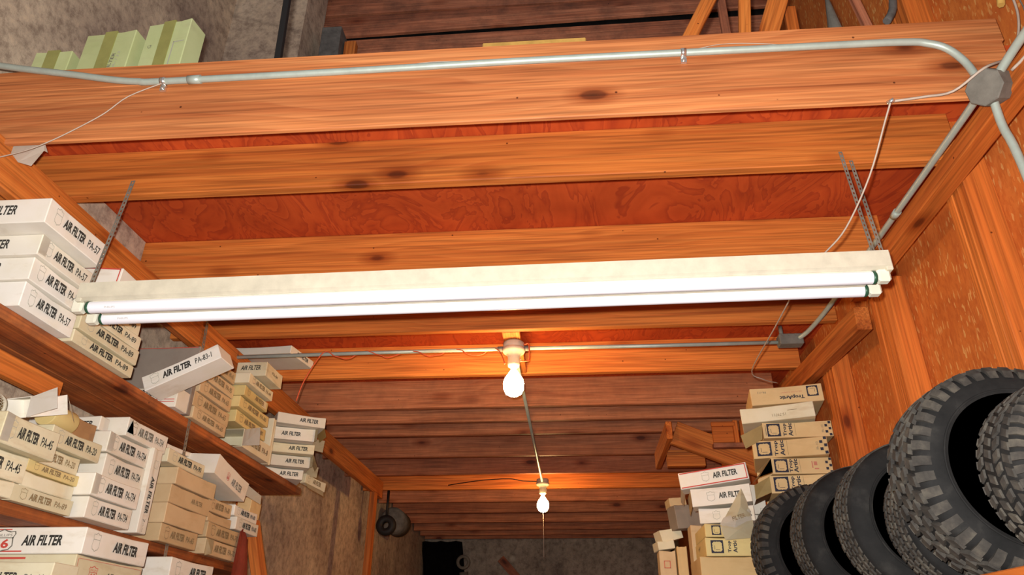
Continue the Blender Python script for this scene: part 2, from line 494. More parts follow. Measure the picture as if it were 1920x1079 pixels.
# ledgers carrying the joists
o = board('ledger_beam', (-1.672, 1.30, 2.908), (-1.672, 6.36, 2.908), 0.038, 0.143, M_JOIST)
tag(o, 'long left timber beam under the joist ends, running to the far post', 'beam')
o = board('ledger_beam', (1.195, 1.30, 2.948), (1.195, 2.80, 2.948), 0.066, 0.063, M_STUD)
tag(o, 'right timber beam under the joist ends, beside the conduit', 'beam')
o = board('ledger_beam', (1.200, 2.80, 2.845), (1.200, 3.95, 2.915), 0.06, 0.10, M_JOIST)
tag(o, 'short timber on the right wall below the square conduit box', 'beam')
o = board('blocking_board', (-1.77, 1.97, 3.06), (-1.77, 2.51, 3.06), 0.03, 0.19, M_CONC2)
tag(o, 'dusty grey blocking board between first and second joists at left', 'board')
o = board('blocking_block', (-0.27, 3.165, 3.0), (-0.27, 3.72, 3.0), 0.085, 0.038, M_JOIST)
tag(o, 'short flat timber above the near bulb fitting', 'block')
o = board('frame_post', (-1.66, 6.10, 0.0), (-1.66, 6.10, 2.836), 0.045, 0.09, M_JOIST, None, (0, 1, 0))
tag(o, 'thin upright post under far end of the left beam', 'post')
o = board('frame_post', (-1.47, 3.84, 1.55), (-1.66, 3.79, 2.23), 0.085, 0.05, M_JOIST, None, (1, 0, 0))
tag(o, 'leaning orange timber post at the far end of middle shelf', 'post')

# ------------------------------------------------------------------ shelves on the left
def shelf_unit(label, z, y0, y1, fx=-1.63, mat=M_SHELF):
    root = empty('wall_shelf', (fx, (y0 + y1) / 2, z - 0.038))
    tag(root, label, 'shelf', 'timber shelves along the left wall')
    mid = (fx - 1.945) / 2
    inv = Matrix.Translation(root.location).inverted()
    w = (-fx + -0.0) - 0
    # front plank stands a little proud; two planks make the depth
    for i, (a, b) in enumerate(((fx, fx - 0.14), (fx - 0.143, fx - 0.30))):
        o = board('plank', ((a + b) / 2, y0, z - 0.019), ((a + b) / 2, y1, z - 0.019 ), abs(a - b), 0.038, mat)
        mw = o.matrix_world.copy(); o.parent = root; o.matrix_local = inv @ mw
    return root
s1 = shelf_unit('upper left shelf whose orange edge runs under the topmost boxes', 2.510, 1.2, 4.35)
s2 = shelf_unit('middle left shelf carrying the white and tan box stacks', 2.000, 1.2, 3.72)
s3 = shelf_unit('lowest left shelf, below the big white boxes at bottom', 1.70, 1.2, 3.62, -1.52)
o = board('shelf_cleat', (-1.75, 1.3, 2.405), (-1.75, 2.25, 2.405), 0.035, 0.07, M_JOIST)
tag(o, 'short orange cleat under the upper shelf at left edge', 'cleat')
for y, z0 in ((1.45, 0.0),):
    pass
o = board('shelf_post', (-1.93, 1.25, 0.0), (-1.93, 1.25, 2.82), 0.035, 0.035, M_JOIST); tag(o, 'near timber post behind the left shelves', 'post')
o = board('shelf_post', (-1.93, 4.2, 0.0), (-1.93, 4.2, 2.82), 0.035, 0.035, M_JOIST); tag(o, 'far timber post behind the left shelves', 'post')

# perforated hanging straps
def strap(name, p0, p1, wdir, w, label, parent=None, pitch=0.02, mat=M_STRAP):
    p0, p1 = Vector(p0), Vector(p1)
    L = (p1 - p0).length
    n = max(2, int(L / pitch))
    d = (p1 - p0) / n
    wv = Vector(wdir).normalized() * (w / 2)
    bm = bmesh.new()
    hole = []
    for i in range(n):
        a = p0 + d * i
        b = a + d
        c = (a + b) / 2
        hw, hd = wv * 0.42, d * 0.24
        o = [a - wv, a + wv, b + wv, b - wv]
        h = [c - hw - hd, c + hw - hd, c + hw + hd, c - hw + hd]
        ov = [bm.verts.new(q) for q in o]; hv = [bm.verts.new(q) for q in h]
        for k in range(4):
            bm.faces.new((ov[k], ov[(k + 1) % 4], hv[(k + 1) % 4], hv[k]))
    bmesh.ops.remove_doubles(bm, verts=bm.verts, dist=1e-5)
    r = bmesh.ops.solidify(bm, geom=bm.faces[:], thickness=0.0016)
    o = link(name, bm_mesh(bm, name), mat, parent)
    if label:
        tag(o, label, 'strap')
    return o
strap('hanger_strap', (-1.645, 2.925, 2.97), (-1.606, 2.925, 1.74), (0, 1, 0), 0.020, 'long perforated steel strap hanging from left beam down past the shelves')

# ------------------------------------------------------------------ lettering meshes
TXT = {}
def text_mesh(s, bold=0.0, shear=0.0, squeeze=1.0, space=1.0):
    key = (s, bold, shear, squeeze, space)
    if key in TXT:
        return TXT[key]
    cu = bpy.data.curves.new('lettering', 'FONT')
    cu.body = s
    cu.size = 1.0
    cu.offset = bold
    cu.shear = shear
    cu.space_character = space
    cu.resolution_u = 2
    ob = bpy.data.objects.new('tmp', cu)
    COL.objects.link(ob)
    dg = bpy.context.evaluated_depsgraph_get()
    me = bpy.data.meshes.new_from_object(ob.evaluated_get(dg))
    bpy.data.objects.remove(ob)
    xs = [v.co.x for v in me.vertices]; ys = [v.co.y for v in me.vertices]
    cx, cy = (min(xs) + max(xs)) / 2, (min(ys) + max(ys)) / 2
    w, h = max(xs) - min(xs), max(ys) - min(ys)
    for v in me.vertices:
        v.co.x = (v.co.x - cx) / w
        v.co.y = (v.co.y - cy) / h
    me.name = 'lettering'
    TXT[key] = me
    return me
def face_matrix(L, D, H, face, u, v, rot=0.0, proud=0.0012):
    """local matrix of a decal lying on a carton face; u, v are metres from the face centre"""
    if face == 'front':
        m = Matrix.Translation((u, -proud, H / 2 + v)) @ Matrix.Rotation(PI / 2, 4, 'X')
    elif face == 'left':
        m = Matrix.Translation((-L / 2 - proud, D / 2 - u, H / 2 + v)) @ Matrix.Rotation(-PI / 2, 4, 'Z') @ Matrix.Rotation(PI / 2, 4, 'X')
    elif face == 'right':
        m = Matrix.Translation((L / 2 + proud, D / 2 + u, H / 2 + v)) @ Matrix.Rotation(PI / 2, 4, 'Z') @ Matrix.Rotation(PI / 2, 4, 'X')
    return m @ Matrix.Rotation(rot, 4, 'Z')
def put_text(parent, dims, s, face, u, v, w, h, mat, rot=0.0, bold=0.02, shear=0.18, name='lettering'):
    me = text_mesh(s, bold, shear)
    m2 = me.copy()
    m2.materials.clear(); m2.materials.append(mat)
    return link(name, m2, None, parent, face_matrix(*dims, face, u, v, rot) @ Matrix.Diagonal((w, h, 1, 1)))
def outline_bm(bm, pts, t):
    """flat ring following a closed outline"""
    c = Vector((sum(p[0] for p in pts) / len(pts), sum(p[1] for p in pts) / len(pts)))
    o = [bm.verts.new((p[0], p[1], 0)) for p in pts]
    i = [bm.verts.new((*(Vector(p) - (Vector(p) - c).normalized() * t), 0)) for p in pts]
    n = len(pts)
    for k in range(n):
        bm.faces.new((o[k], o[(k + 1) % n], i[(k + 1) % n], i[k]))
SHIELD = [(-0.5, 0.30), (-0.46, 0.42), (-0.30, 0.40), (-0.15, 0.44), (0, 0.52), (0.15, 0.44), (0.30, 0.40), (0.46, 0.42), (0.5, 0.30), (0.43, 0.12), (0.46, -0.1), (0.48, -0.25), (0.36, -0.42), (0.15, -0.47), (0, -0.54), (-0.15, -0.47), (-0.36, -0.42), (-0.48, -0.25), (-0.46, -0.1), (-0.43, 0.12)]
MESH = {}
def shield_mesh(mat):
    k = ('shield', mat.name)
    if k not in MESH:
        bm = bmesh.new()
        outline_bm(bm, SHIELD, 0.05)
        bm2 = bm
        a = [bm.verts.new(p) for p in ((-0.44, 0.10, 0), (0.44, 0.10, 0), (0.44, 0.135, 0), (-0.44, 0.135, 0))]
        bm.faces.new(a)
        me = bm_mesh(bm2, 'shield_emblem'); me.materials.append(mat)
        MESH[k] = me
    return MESH[k]
def put_shield(parent, dims, face, u, v, w, h, mat, num=None, rot=0.0):
    link('shield_emblem', shield_mesh(mat), None, parent, face_matrix(*dims, face, u, v, rot, 0.0013) @ Matrix.Diagonal((w, h, 1, 1)))
    if num:
        put_text(parent, dims, '66', face, u, v - h * 0.14, w * 0.62, h * 0.42, num, rot, 0.03, 0)
        put_text(parent, dims, 'PHILLIPS', face, u, v + h * 0.24, w * 0.72, h * 0.12, mat, rot, 0.0, 0)
def badge_mesh(mat):
    """dark square with a wavy rounded light window"""
    k = ('badge', mat.name)
    if k not in MESH:
        bm = bmesh.new()
        n = 32
        outer, inner = [], []
        for i in range(n):
            a = 2 * PI * i / n + PI / 4
            c, s = math.cos(a), math.sin(a)
            q = 0.5 / max(abs(c), abs(s))
            r = 0.385 * (abs(c) ** 5 + abs(s) ** 5) ** (-0.2) + 0.018 * math.cos(12 * a)
            outer.append(bm.verts.new((c * q, s * q, 0)))
            inner.append(bm.verts.new((c * r, s * r, 0)))
        for i in range(n):
            j = (i + 1) % n
            bm.faces.new((outer[i], outer[j], inner[j], inner[i]))
        for (x0, x1, y0, y1) in ((-0.22, -0.19, -0.22, 0.1), (-0.15, 0.2, -0.25, -0.22)):
            bm.faces.new([bm.verts.new(p) for p in ((x0, y0, 0), (x1, y0, 0), (x1, y1, 0), (x0, y1, 0))])
        me = bm_mesh(bm, 'square_emblem'); me.materials.append(mat)
        MESH[k] = me
    return MESH[k]
def put_badge(parent, dims, face, u, v, s, mat, rot=0.0):
    link('square_emblem', badge_mesh(mat), None, parent, face_matrix(*dims, face, u, v, rot, 0.0013) @ Matrix.Diagonal((s, s, 1, 1)))
def put_rects(parent, dims, face, rects, mat, name):
    bm = bmesh.new()
    for u0, v0, u1, v1 in rects:
        bm.faces.new([bm.verts.new(p) for p in ((u0, v0, 0), (u1, v0, 0), (u1, v1, 0), (u0, v1, 0))])
    me = bm_mesh(bm, name)
    link(name, me, mat, parent, face_matrix(*dims, face, 0, 0, 0, 0.0011))

# ------------------------------------------------------------------ cartons
rng = random.Random(11)
def carton_mesh(L, D, H, dent=0.004, open_end=None):
    dent = 0.0055
    bm = bmesh.new()
    box_bm(bm, -L / 2, L / 2, 0, D, 0, H)
    ex = [e for e in bm.edges if abs(e.verts[0].co.x - e.verts[1].co.x) > 1e-6]
    bmesh.ops.subdivide_edges(bm, edges=ex, cuts=3, use_grid_fill=True)
    if open_end:
        sx = -1 if open_end == 'L' else 1
        fs = [f for f in bm.faces if abs(f.calc_center_median().x - sx * L / 2) < 1e-5]
        r = bmesh.ops.inset_region(bm, faces=fs, thickness=0.003)
        r2 = bmesh.ops.extrude_face_region(bm, geom=fs)
        vs = [g for g in r2['geom'] if isinstance(g, bmesh.types.BMVert)]
        bmesh.ops.translate(bm, verts=vs, vec=(-sx * min(0.12, L * 0.45), 0, 0))
        bmesh.ops.delete(bm, geom=fs, context='FACES')
    for v in bm.verts:
        t = 1 - abs(2 * v.co.x / L) ** 2
        if v.co.z > H * 0.5:
            v.co.z -= dent * t * rng.uniform(0.4, 1.1)
        v.co.y += rng.uniform(0, 0.35) * dent if v.co.y < D / 2 else -rng.uniform(0, 0.35) * dent
    if not open_end:
        bmesh.ops.bevel(bm, geom=[e for e in bm.edges if len(e.link_faces) == 2 and e.calc_face_angle(0) > 1.0], offset=0.0025, segments=1, affect='EDGES')
    return bm_mesh(bm, 'carton')
def flap(parent, pts, mat, name='flap', th=0.0016):
    """cardboard flap from four (or more) local points"""
    bm = bmesh.new()
    f = bm.faces.new([bm.verts.new(p) for p in pts])
    bmesh.ops.solidify(bm, geom=[f], thickness=th)
    return link(name, bm_mesh(bm, name), mat, parent)
def carton(label, loc, L, D, H, col, rz=0.0, tilt=0.0, group=None, style='air', code=None, ink=None, side=False, opn=None, red=False, fold=None, lean=0.0, hl=1.0, shield=None, num=None):
    mat = CARD[col]
    o = link('filter_carton', carton_mesh(L, D, H, 0.004, opn), mat)
    o.matrix_world = Matrix.Translation(loc) @ Matrix.Rotation(rz, 4, 'Z') @ Matrix.Rotation(tilt, 4, 'Y') @ Matrix.Rotation(lean, 4, 'X')
    tag(o, label, 'box', group)
    d = (L, D, H)
    ik = ink or (M_INK if col in ('white', 'cream') else M_INKF)
    th = min(0.033, H * 0.46) * hl
    if style in ('air', 'airs'):
        k = -0.06 * L if code else 0.12 * L
        if style == 'airs':
            k = 0.05 * L
        aw = 0.37 * L * (1.0 if code else 1.05)
        put_text(o, d, 'AIR FILTER', 'front', k, 0, aw, th, ik, 0, 0.045, 0.2)
        if code:
            put_text(o, d, code, 'front', 0.29 * L, -0.001, 0.22 * L, th * 0.85, M_INK if ik is M_INK else ik, 0, 0.012, 0.1)
        put_shield(o, d, 'front', -0.34 * L, 0.002, min(0.11 * L, H * .62), min(0.7 * H, 0.055), shield or (M_INKG if ik is M_INK else M_INKF), num)
    if side:
        put_text(o, d, 'AIR FILTER', 'left', 0.02, 0.003, 0.12, th, ik, 0, 0.03, 0.2)
    if style == 'trop':
        put_badge(o, d, 'front', -0.345 * L, 0.0, min(0.82 * H, 0.066), M_NAVY)
        put_text(o, d, 'Trop', 'front', -0.18 * L, 0.0, 0.066 * H / 0.08, 0.020, M_NAVY, PI / 2, 0.03, 0)
        put_text(o, d, 'Artic', 'front', -0.105 * L, 0.0, 0.068 * H / 0.08, 0.020, M_NAVY, PI / 2, 0.03, 0)
        put_rects(o, d, 'front', [(-0.035 * L, -0.4 * H, -0.031 * L, 0.4 * H)], M_INKF, 'rule_line')
        if code:
            put_text(o, d, code, 'front', 0.36 * L, 0, 0.036, 0.010, M_INKM, PI / 2, 0.0, 0)
        sq = 0.0125 * H / 0.08
        rr = []
        for r_ in range(5):
            x = 0.43 * L + (sq if r_ % 2 == 0 else -sq * 0.6)
            if r_ % 2 == 1:
                x = 0.43 * L - sq * 0.4
            y = (2 - r_) * sq * 1.25
            rr.append((x - sq / 2, y - sq / 2, x + sq / 2, y + sq / 2))
        put_rects(o, d, 'front', rr, M_NAVY, 'chequer')
    if style == 'tropinv':
        put_badge(o, d, 'front', 0.36 * L, 0.008, 0.052, M_NAVY, PI)
        put_text(o, d, 'TropArtic', 'front', 0.07 * L, -0.014, 0.115, 0.024, M_NAVY, PI, 0.03, 0)
        put_text(o, d, 'AIR FILTER ELEMENT', 'front', 0.07 * L, 0.010, 0.10, 0.006, M_REDF, PI, 0, 0)
        put_text(o, d, code, 'front', -0.34 * L, 0.018, 0.040, 0.011, M_INKM, PI, 0, 0.1)
    if style == 'codeinv':
        put_text(o, d, code, 'front', 0.02 * L, -0.012, 0.062, 0.013, M_INKF, PI, 0, 0)
        put_rects(o, d, 'front', [(0.14 * L, 0.004, 0.27 * L, 0.006)], M_INKF, 'rule_line')
    if red:
        e = 0.004
        put_rects(o, d, 'front', [(-L / 2 + .006, H / 2 - 2.2 * e, L / 2 - .006, H / 2 - e), (-L / 2 + .006, -H / 2 + e, L / 2 - .006, -H / 2 + 2.2 * e), (L / 2 - .010, -H / 2 + e, L / 2 - .006, H / 2 - e)], M_RED, 'red_line')
    if fold:
        sx = -1 if fold == 'L' else 1
        flap(o, [(sx * (L / 2 + .002), -0.003, H * .06), (sx * (L / 2 + .002), -0.003, H * .96), (sx * (L / 2 - 0.03), -0.0035, H * .93), (sx * (L / 2 - 0.03), -0.0035, H * .08)], CARD['white'] if col != 'tan' else mat, 'end_fold')
    return o
Q90 = PI / 2
# boxes on the left shelves: label faces look into the aisle (+X).  y0..y1 along the shelf, z base, h height, x of the label face
def L_(label, y0, y1, z, h, x, col='white', D=0.30, yaw=0.0, **kw):
    D = min(D, 1.945 + x)
    return carton(label, (x, (y0 + y1) / 2, z), y1 - y0, D, h, col, Q90 + yaw, **kw)

GA = 'boxes in the nearest upper-shelf stack'
L_('topmost white box of nearest upper shelf stack, jutting out', 1.700, 1.985, 2.738, 0.084, -1.520, 'white', 0.36, code='PA-57', side=True, group=GA)
L_('second white box down in nearest upper shelf stack', 1.765, 2.02, 2.668, 0.069, -1.566, 'white', 0.36, code='PA-57', side=True, group=GA, fold='L')
L_('third white box down in nearest upper shelf stack', 1.780, 2.035, 2.593, 0.074, -1.580, 'white', 0.36, code='PA-57', side=True, group=GA)
L_('bottom white box of nearest upper shelf stack, on the shelf edge', 1.790, 2.035, 2.511, 0.080, -1.590, 'white', 0.34, code='PA-57', group=GA)
GB = 'cream boxes behind the left end of the tube light'
L_('cream box lowest behind left end of the tube light', 2.055, 2.41, 2.511, 0.044, -1.60, 'cream', code='PA-89', group=GB, hl=1.2)
L_('cream box second from bottom behind left end of tube light', 2.055, 2.405, 2.557, 0.056, -1.590, 'cream', code='PA-89', group=GB)
L_('cream box third from bottom, partly hidden by the tube ends', 2.075, 2.405, 2.615, 0.052, -1.594, 'cream', code='PA-89', group=GB)
L_('cream box fourth from bottom, behind the light housing', 2.085, 2.39, 2.669, 0.050, -1.600, 'cream', code='PA-89', group=GB)
carton('white box with red border lying crosswise above the light housing end', (-1.595, 2.08, 2.722), 0.155, 0.22, 0.074, 'white', 0.05, 0.06, style='none', red=True)
o = carton('large grey carton standing on edge behind the tilted box', (-1.765, 2.848, 2.511), 0.315, 0.032, 0.308, 'grey', style='none')
put_rects(o, (0.315, 0.032, 0.308), 'front', [(-0.15, 0.146, 0.15, 0.149)], M_RED, 'red_line')
carton('white box tilted up to the right in front of grey carton', (-1.525, 2.615, 2.600), 0.318, 0.125, 0.066, 'white', 0.0, -math.radians(25.2), code='PA-83-1', hl=0.95)
o = carton('white red-lined box low behind the strap, under the tilted box', (-1.725, 2.748, 2.511), 0.235, 0.10, 0.086, 'white', style='none')
put_text(o, (0.235, 0.10, 0.086), 'AIR FILTER', 'front', -0.005, 0.018, 0.115, 0.026, M_INK, 0, 0.03, 0.2)
put_rects(o, (0.235, 0.10, 0.086), 'front', [(-0.11, -0.012, 0.11, -0.009), (-0.11, -0.022, 0.11, -0.019)], M_RED, 'red_line')
GC = 'tan boxes in the stack by the strap, upper shelf'
for i, (z, h, x, y0, y1, ps) in enumerate(((2.511, 0.052, -1.605, 2.895, 3.215, 'bottom'), (2.565, 0.064, -1.610, 2.885, 3.235, 'second from bottom'), (2.631, 0.062, -1.600, 2.90, 3.212, 'middle'), (2.695, 0.060, -1.596, 2.92, 3.21, 'second from top'), (2.757, 0.056, -1.588, 2.96, 3.183, 'topmost'))):
    L_('%s tan box in the upper shelf stack beside the long strap' % ps, y0, y1, z, h, x, 'tan', code='PA-%d' % (65, 65, 65, 95, 65)[i], group=GC)
GM = 'boxes in the leaning upper-shelf pile'
o = L_('open cream box at base of leaning pile, white end flap out', 3.375, 3.72, 2.511, 0.088, -1.59, 'cream', 0.28, group=GM, code='PA-8', ink=M_INKF, opn='L')
flap(o, [(-0.172, 0.0, 0.004), (-0.172, 0.0, 0.084), (-0.21, -0.095, 0.082), (-0.20, -0.10, -0.004)], CARD['white'])
flap(o, [(-0.172, 0.004, 0.002), (-0.172, 0.22, 0.002), (-0.22, 0.2, -0.006), (-0.22, 0.02, -0.006)], CARD['cream'])
L_('yellowish box second from bottom of leaning pile', 3.255, 3.62, 2.602, 0.058, -1.588, 'yellow', code='PA-80', group=GM)
L_('yellow box with pale lower edge in middle of leaning pile', 3.215, 3.575, 2.662, 0.054, -1.563, 'yellow', code='PA-80', group=GM)
o = L_('yellow box with a square sticker in leaning pile', 3.214, 3.50, 2.718, 0.050, -1.547, 'yellow', group=GM)
put_rects(o, (0.286, 0.30, 0.050), 'front', [(0.065, -0.017, 0.12, 0.018)], CARD['cream'], 'sticker')
o = L_('cream box second from top of leaning pile', 3.187, 3.48, 2.770, 0.050, -1.521, 'cream', 0.30, group=GM, code='PA-44', ink=M_INKF)
o = L_('topmost cream box of leaning pile, with printed end towards the camera', 3.245, 3.45, 2.824, 0.072, -1.470, 'cream', 0.155, group=GM, style='none')
put_text(o, (0.205, 0.155, 0.072), 'AIR FILTER', 'left', -0.005, 0.006, 0.10, 0.024, M_INK, 0, 0.03, 0.2)
put_text(o, (0.205, 0.155, 0.072), 'PA-44', 'front', 0.0, 0.0, 0.07, 0.016, M_INKF, 0, 0.01, 0.1)
o = carton('white flat box lying on the beam top behind the cross conduit', (-1.58, 3.36, 2.985), 0.36, 0.24, 0.042, 'white', math.radians(-9), math.radians(3.0), style='none')
put_text(o, (0.36, 0.24, 0.042), 'AIR FILTER', 'right', 0.0, 0.0, 0.12, 0.020, M_INK, 0, 0.03, 0.2)
GE = 'white boxes in the end stack of the upper shelf'
for i, (bx, by, z, h, ps, opn) in enumerate(((-1.545, 4.12, 2.511, 0.056, 'lowest', None), (-1.50, 4.08, 2.569, 0.062, 'second from bottom', 'R'), (-1.465, 4.03, 2.633, 0.056, 'middle', None), (-1.452, 3.97, 2.691, 0.070, 'second from top', 'R'), (-1.392, 3.955, 2.763, 0.060, 'topmost', None))):
    yaw = math.radians((30, 28, 24, 25, 33)[i])
    Lb = (0.24, 0.25, 0.26, 0.26, 0.27)[i]
    c = Vector((bx, by, z)) - Vector((math.cos(yaw), math.sin(yaw), 0)) * Lb / 2
    o = carton('%s white box in the end stack of the upper shelf' % ps, c, Lb, 0.19, h, 'white' if i != 2 else 'cream', yaw, 0.0, group=GE, style='none', opn=opn)
    put_text(o, (Lb, .19, h), 'AIR FILTER', 'front', 0.04 if i != 3 else 0.0, 0.0, 0.105, 0.023, M_INK, 0, 0.03, 0.15)
    if opn:
        flap(o, [(Lb / 2, 0.0, 0.002), (Lb / 2, 0.0, h - .002), (Lb / 2 + 0.012, -0.03, h - .004), (Lb / 2 + .012, -0.03, 0.0)], CARD['cream'])
        flap(o, [(Lb / 2, 0.19, 0.002), (Lb / 2, 0.19, h - .002), (Lb / 2 + 0.075, 0.15, h - .02), (Lb / 2 + .07, 0.15, -0.02)], CARD['cream'])
    if i == 4:
        flap(o, [(Lb / 2, 0.01, 0.003), (Lb / 2, 0.18, 0.003), (Lb / 2 + 0.02, 0.17, -0.04), (Lb / 2 + 0.02, 0.03, -0.04)], CARD['yellow'])
    if i == 2:
        flap(o, [(Lb / 2, 0.01, 0.003), (Lb / 2, 0.18, 0.003), (Lb / 2 + 0.03, 0.17, -0.06), (Lb / 2 + 0.03, 0.03, -0.06)], CARD['cream'])
o = carton('small cream box tipping off the far end of the upper shelf', (-1.53, 4.30, 2.505), 0.20, 0.04, 0.056, 'cream', math.radians(72), math.radians(6), style='airs', ink=M_INKF)
flap(o, [(-0.1, -0.002, 0.0), (0.08, -0.002, 0.0), (0.07, -0.02, -0.035), (-0.09, -0.02, -0.03)], CARD['cream'])
o = L_('narrow cream box wedged upright left of the white end stack', 3.728, 3.765, 2.511, 0.25, -1.60, 'cream', 0.12, style='none')

# middle shelf, left columns
G2 = 'boxes at the left edge of the middle shelf'
o = L_('bulging cream box topmost at left edge of middle shelf', 1.862, 2.10, 2.128, 0.088, -1.575, 'cream', 0.36, code='PA-45', group=G2, fold='L')
L_('cream box second from top at left edge of middle shelf', 1.78, 2.045, 2.050, 0.076, -1.61, 'cream', 0.33, code='PA-45', group=G2)
L_('cream box lowest at left edge of middle shelf', 1.76, 2.012, 2.001, 0.046, -1.605, 'cream', 0.33, group=G2, style='none')
G3 = 'cream boxes between left edge and white stack, middle shelf'
L_('lowest cream box beside the left edge stack of middle shelf', 2.02, 2.295, 2.001, 0.046, -1.612, 'cream', 0.30, code='PA-89', group=G3, ink=M_INKF, opn='R')
L_('cream box second from bottom beside left edge stack, unprinted', 2.05, 2.295, 2.049, 0.044, -1.62, 'cream', group=G3, style='none')
L_('yellow cream box in middle of the stack beside left edge stack', 2.05, 2.30, 2.095, 0.034, -1.617, 'yellow', code='PA-20', group=G3)
L_('cream box second from top beside left edge stack', 2.07, 2.298, 2.131, 0.054, -1.628, 'cream', code='PA-20', group=G3, ink=M_INKF)
L_('topmost cream box beside left edge stack, tan roll on it', 2.105, 2.365, 2.187, 0.062, -1.61, 'cream', code='PA-20', group=G3)
# crumpled box and loose things on top of these
o = carton('crumpled white carton, torn open, atop left edge boxes', (-1.60, 2.06, 2.262), 0.13, 0.10, 0.062, 'white', Q90 - 0.2, -0.35, style='none', opn='L')
flap(o, [(-0.065, 0.0, 0.06), (0.0, -0.03, 0.085), (-0.03, -0.06, 0.02), (-0.10, -0.02, 0.0)], CARD['white'])
flap(o, [(0.065, 0.0, 0.06), (0.05, -0.03, 0.02), (0.05, -0.04, -0.03), (0.075, -0.01, -0.02)], CARD['white'])
root = empty('filter_element', (-1.74, 1.86, 2.222))
tag(root, 'round filter element in expanded mesh lying at the left edge', 'filter')
el = lathe('pleated_paper', [(0.040, -0.13), (0.040, 0.13)], M_ELEM, root, Matrix.Translation((0, 0, 0.045)) @ Matrix.Rotation(PI / 2, 4, 'X') @ Matrix.Rotation(0.0, 4, 'Y'), 24)
bm = bmesh.new()
NU, NV = 30, 22
for sgn in (1, -1):
    for k in range(NU):
        pts = []
        for j in range(NV + 1):
            a = 2 * PI * k / NU + sgn * (PI / NU) * (j % 2)
            pts.append((0.0435 * math.cos(a), 0.0435 * math.sin(a), -0.13 + 0.26 * j / NV))
        tube_bm(bm, pts, 0.0011, 3, False)
me = bpy.data.meshes.new('wire_mesh'); bm.to_mesh(me); bm.free()
link('wire_mesh', me, M_ENAMEL, root, Matrix.Translation((0, 0, 0.045)) @ Matrix.Rotation(PI / 2, 4, 'X'))
for s_ in (-1, 1):
    lathe('end_ring', [(0.03, -0.006), (0.046, -0.006), (0.046, 0.006), (0.03, 0.006)], M_ENAMEL, root, Matrix.Translation((0, s_ * 0.13, 0.045)) @ Matrix.Rotation(PI / 2, 4, 'X'), 24, closed=True)
o = lathe('card_roll', [(0.036, -0.06), (0.038, -0.055), (0.038, 0.055), (0.036, 0.06)], CARD['yellow'], None, Matrix.Translation((-1.66, 2.175, 2.288)) @ Matrix.Rotation(PI / 2, 4, 'X'))
tag(o, 'tan card roll lying on the cream boxes', 'roll')
carton('small brown carton between the tan roll and white stack', (-1.645, 2.302, 2.251), 0.115, 0.13, 0.066, 'brown', Q90, style='none')

# white stack
GW = 'white boxes in the middle-shelf white stack'
L_('bottom white box of the white stack on middle shelf', 2.312, 2.575, 2.001, 0.068, -1.575, 'white', code='PA-734', group=GW)
L_('white box second from bottom of the middle shelf white stack', 2.300, 2.58, 2.071, 0.072, -1.565, 'white', code='PA-734', group=GW, fold='L')
L_('white box in middle of the middle shelf white stack', 2.385, 2.635, 2.147, 0.082, -1.60, 'white', code='PA-734', group=GW)
L_('white box second from top of the middle shelf white stack', 2.370, 2.64, 2.232, 0.072, -1.598, 'white', code='PA-734', group=GW, fold='L')
o = L_('topmost white box of middle shelf white stack, dark torn corner', 2.445, 2.725, 2.308, 0.068, -1.59, 'white', code='PA-734', group=GW, ink=M_INKM)
flap(o, [(-0.142, -0.004, 0.012), (-0.10, -0.004, 0.012), (-0.122, -0.004, 0.062)], M_BLACK, 'dark_hole_patch')  # flat black patch paints the darkness inside the opening
o = carton('flat white box behind the top of middle shelf white stack', (-1.79, 2.38, 2.312), 0.27, 0.055, 0.05, 'white', 0.0, 0.0, style='none')
put_text(o, (0.27, 0.1, 0.05), 'AIR FILTER', 'front', 0.05, -0.005, 0.12, 0.022, M_INK, 0, 0.03, 0.2)
# box standing on end
o = carton('narrow white box standing upright on end beside white stack', (-1.58, 2.668, 2.002), 0.062, 0.10, 0.312, 'white', Q90, -0.02, style='none')
dv = (0.062, 0.10, 0.312)
put_text(o, dv, 'AIR FILTER', 'front', 0.0, -0.018, 0.135, 0.022, M_INK, -PI / 2, 0.03, 0.1)
put_text(o, dv, '7', 'front', -0.003, -0.110, 0.012, 0.016, M_INKM, -PI / 2, 0.0, 0)
put_shield(o, dv, 'front', 0.0, 0.095, 0.032, 0.032, M_INKG, None, -PI / 2)
put_text(o, dv, 'PA-734', 'front', -0.003, -0.135, 0.03, 0.009, M_INKG, -PI / 2, 0.0, 0)

GT = 'tan boxes in the middle-shelf tan stack'
L_('bottom tan box of tan stack right of the upright box', 2.83, 3.135, 2.001, 0.068, -1.60, 'tan', 0.33, code='PA-65', group=GT, hl=.9)
L_('tan box second from bottom, right of the upright box', 2.84, 3.175, 2.071, 0.078, -1.60, 'tan', 0.33, group=GT, style='none')
o = L_('tan box third from bottom, right of the upright box', 2.85, 3.205, 2.151, 0.072, -1.605, 'tan', 0.33, group=GT, style='none')
put_text(o, (0.355, .3, .072), 'AIR FILTER', 'front', 0.05, 0, 0.10, 0.02, M_INKF, 0, 0.02, 0.1)
L_('tan box fourth from bottom, right of the upright box', 2.865, 3.215, 2.226, 0.068, -1.60, 'tan', 0.33, group=GT, style='none')
L_('cream box topmost of tan stack right of the upright box', 2.785, 3.10, 2.297, 0.056, -1.61, 'cream', 0.30, group=GT, code='PA-90')
carton('thin flat white box right under the upper shelf near strap', (-1.70, 3.02, 2.392), 0.28, 0.22, 0.022, 'white', Q90, -0.05, style='none')
carton('white box filling the gap beneath the thin flat box', (-1.72, 2.96, 2.354), 0.26, 0.20, 0.034, 'white', Q90, 0, style='none')

